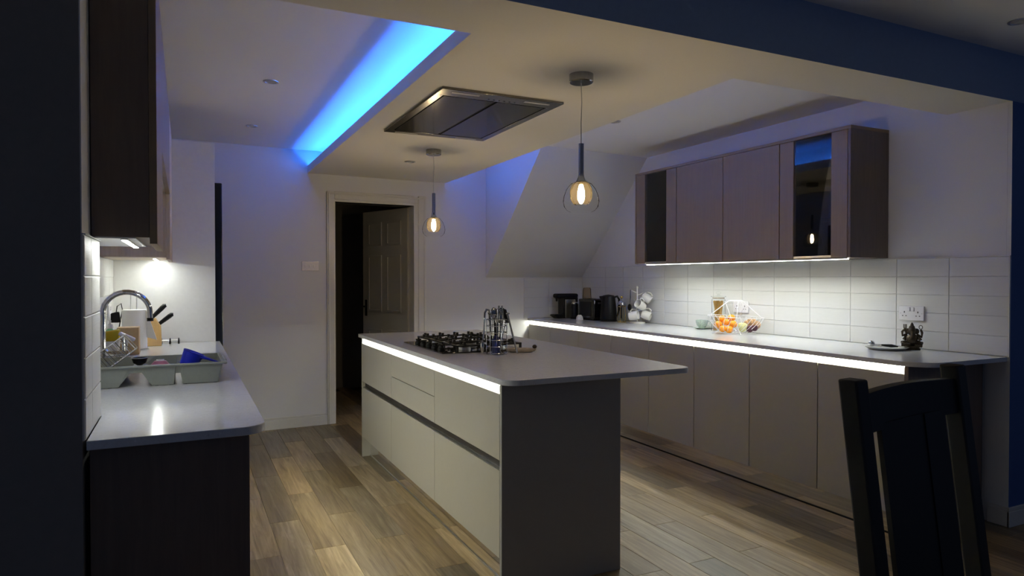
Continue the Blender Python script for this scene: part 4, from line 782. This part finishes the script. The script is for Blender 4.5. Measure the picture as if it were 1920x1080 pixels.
for k, (a, c2, lb) in enumerate((((-.20, 4.76, 1.07), (-.108, 4.76, 1.168), 'black handled knife, upper one in the beech block'), ((-.165, 4.80, 1.03), (-.068, 4.80, 1.108), 'black handled knife, lower one in the beech block'))):
    q = thing('kitchen_knife', lb, 'knife', a, 'knives in the beech block'); A, D = Vector(a), Vector(c2) - Vector(a); n_ = D.normalized(); pn = Vector((-n_.z, 0, n_.x))
    B().tube([A + D * .06, A + D * .2, A + D * .5, A + D * .8, A + D * .93, A + D * 1.0 - pn * .006], [.009, .0105, .013, .0145, .0135, .010], 10).build('handle', M['dark'], q); B().cyl(A - D * .05, A + D * .07, .006, n=10).build('bolster', M['steel'], q)
q = thing('wire_trivet', 'thin wire trivet with black feet lying at the far end', 'trivet', (-.11, 4.86, ZW)); zt = ZW + .022
B().tube([(-.19, 4.84, zt), (-.025, 4.845, zt), (-.025, 4.90, zt), (-.19, 4.895, zt)], .0022, 6, True).build('frame', M['steel'], q)
for x in (-.185, -.135, -.085, -.035):
    B().tube([(x, 4.842, zt), (x, 4.898, zt)], .0018, 6).build('bar', M['steel'], q)
    for y in (4.843, 4.897): B().lathe([(.005, 0), (.006, .012), (.003, .034)], (x, y, ZW), 10).build('foot', M['dark'], q)
# ================================================================== GLASS CABINET CONTENTS
def wineglass(x, y, z, lb, g):
    q = thing('wine_glass', lb, 'glass', (x, y, z), g); B().lathe([(.030, 0), (.004, .004), (.003, .07), (.012, .08), (.033, .105), (.036, .13), (.031, .165)], (x, y, z), 20, cap0=True, cap1=False).build('bowl', M['glass'], q)
for z, sh in ((1.729, 'middle'), (1.479, 'bottom')):
    for i, (y, od) in enumerate(((2.95, 'rightmost'), (3.05, 'centre'), (3.15, 'leftmost'))):
        if sh == 'middle' and i == 1: continue
        wineglass(3.71 + .03 * (i % 2), y, z, f'{od} clear wine glass on the {sh} shelf of the near glass cabinet', f'wine glasses on the {sh} shelf of near cabinet')
q = thing('moka_pot', 'steel moka pot with black handle in the far glass cabinet', 'moka pot', (3.70, 4.67, 1.728))
B().lathe([(.045, 0), (.036, .07), (.034, .078), (.036, .086), (.046, .16)], (3.70, 4.67, 1.729), 8).build('body', M['steel'], q, smooth=False); B().lathe([(.046, .16), (.02, .178), (.006, .18), (.008, .195)], (3.70, 4.67, 1.729), 8).build('lid', M['steel'], q, smooth=False)
B().tube([(3.705 + .02, 4.67 - .042, 1.729 + .15), (3.74, 4.60, 1.729 + .155), (3.74, 4.605, 1.729 + .07)], .007, 8).build('handle', M['dark'], q)
for x, y, od in ((3.71, 4.68, 'centre'), (3.74, 4.79, 'leftmost'), (3.70, 4.58, 'rightmost')): wineglass(x, y, 1.479, od + ' clear wine glass on the bottom shelf of the far glass cabinet', 'wine glasses in the far cabinet')
# ================================================================== CHAIR
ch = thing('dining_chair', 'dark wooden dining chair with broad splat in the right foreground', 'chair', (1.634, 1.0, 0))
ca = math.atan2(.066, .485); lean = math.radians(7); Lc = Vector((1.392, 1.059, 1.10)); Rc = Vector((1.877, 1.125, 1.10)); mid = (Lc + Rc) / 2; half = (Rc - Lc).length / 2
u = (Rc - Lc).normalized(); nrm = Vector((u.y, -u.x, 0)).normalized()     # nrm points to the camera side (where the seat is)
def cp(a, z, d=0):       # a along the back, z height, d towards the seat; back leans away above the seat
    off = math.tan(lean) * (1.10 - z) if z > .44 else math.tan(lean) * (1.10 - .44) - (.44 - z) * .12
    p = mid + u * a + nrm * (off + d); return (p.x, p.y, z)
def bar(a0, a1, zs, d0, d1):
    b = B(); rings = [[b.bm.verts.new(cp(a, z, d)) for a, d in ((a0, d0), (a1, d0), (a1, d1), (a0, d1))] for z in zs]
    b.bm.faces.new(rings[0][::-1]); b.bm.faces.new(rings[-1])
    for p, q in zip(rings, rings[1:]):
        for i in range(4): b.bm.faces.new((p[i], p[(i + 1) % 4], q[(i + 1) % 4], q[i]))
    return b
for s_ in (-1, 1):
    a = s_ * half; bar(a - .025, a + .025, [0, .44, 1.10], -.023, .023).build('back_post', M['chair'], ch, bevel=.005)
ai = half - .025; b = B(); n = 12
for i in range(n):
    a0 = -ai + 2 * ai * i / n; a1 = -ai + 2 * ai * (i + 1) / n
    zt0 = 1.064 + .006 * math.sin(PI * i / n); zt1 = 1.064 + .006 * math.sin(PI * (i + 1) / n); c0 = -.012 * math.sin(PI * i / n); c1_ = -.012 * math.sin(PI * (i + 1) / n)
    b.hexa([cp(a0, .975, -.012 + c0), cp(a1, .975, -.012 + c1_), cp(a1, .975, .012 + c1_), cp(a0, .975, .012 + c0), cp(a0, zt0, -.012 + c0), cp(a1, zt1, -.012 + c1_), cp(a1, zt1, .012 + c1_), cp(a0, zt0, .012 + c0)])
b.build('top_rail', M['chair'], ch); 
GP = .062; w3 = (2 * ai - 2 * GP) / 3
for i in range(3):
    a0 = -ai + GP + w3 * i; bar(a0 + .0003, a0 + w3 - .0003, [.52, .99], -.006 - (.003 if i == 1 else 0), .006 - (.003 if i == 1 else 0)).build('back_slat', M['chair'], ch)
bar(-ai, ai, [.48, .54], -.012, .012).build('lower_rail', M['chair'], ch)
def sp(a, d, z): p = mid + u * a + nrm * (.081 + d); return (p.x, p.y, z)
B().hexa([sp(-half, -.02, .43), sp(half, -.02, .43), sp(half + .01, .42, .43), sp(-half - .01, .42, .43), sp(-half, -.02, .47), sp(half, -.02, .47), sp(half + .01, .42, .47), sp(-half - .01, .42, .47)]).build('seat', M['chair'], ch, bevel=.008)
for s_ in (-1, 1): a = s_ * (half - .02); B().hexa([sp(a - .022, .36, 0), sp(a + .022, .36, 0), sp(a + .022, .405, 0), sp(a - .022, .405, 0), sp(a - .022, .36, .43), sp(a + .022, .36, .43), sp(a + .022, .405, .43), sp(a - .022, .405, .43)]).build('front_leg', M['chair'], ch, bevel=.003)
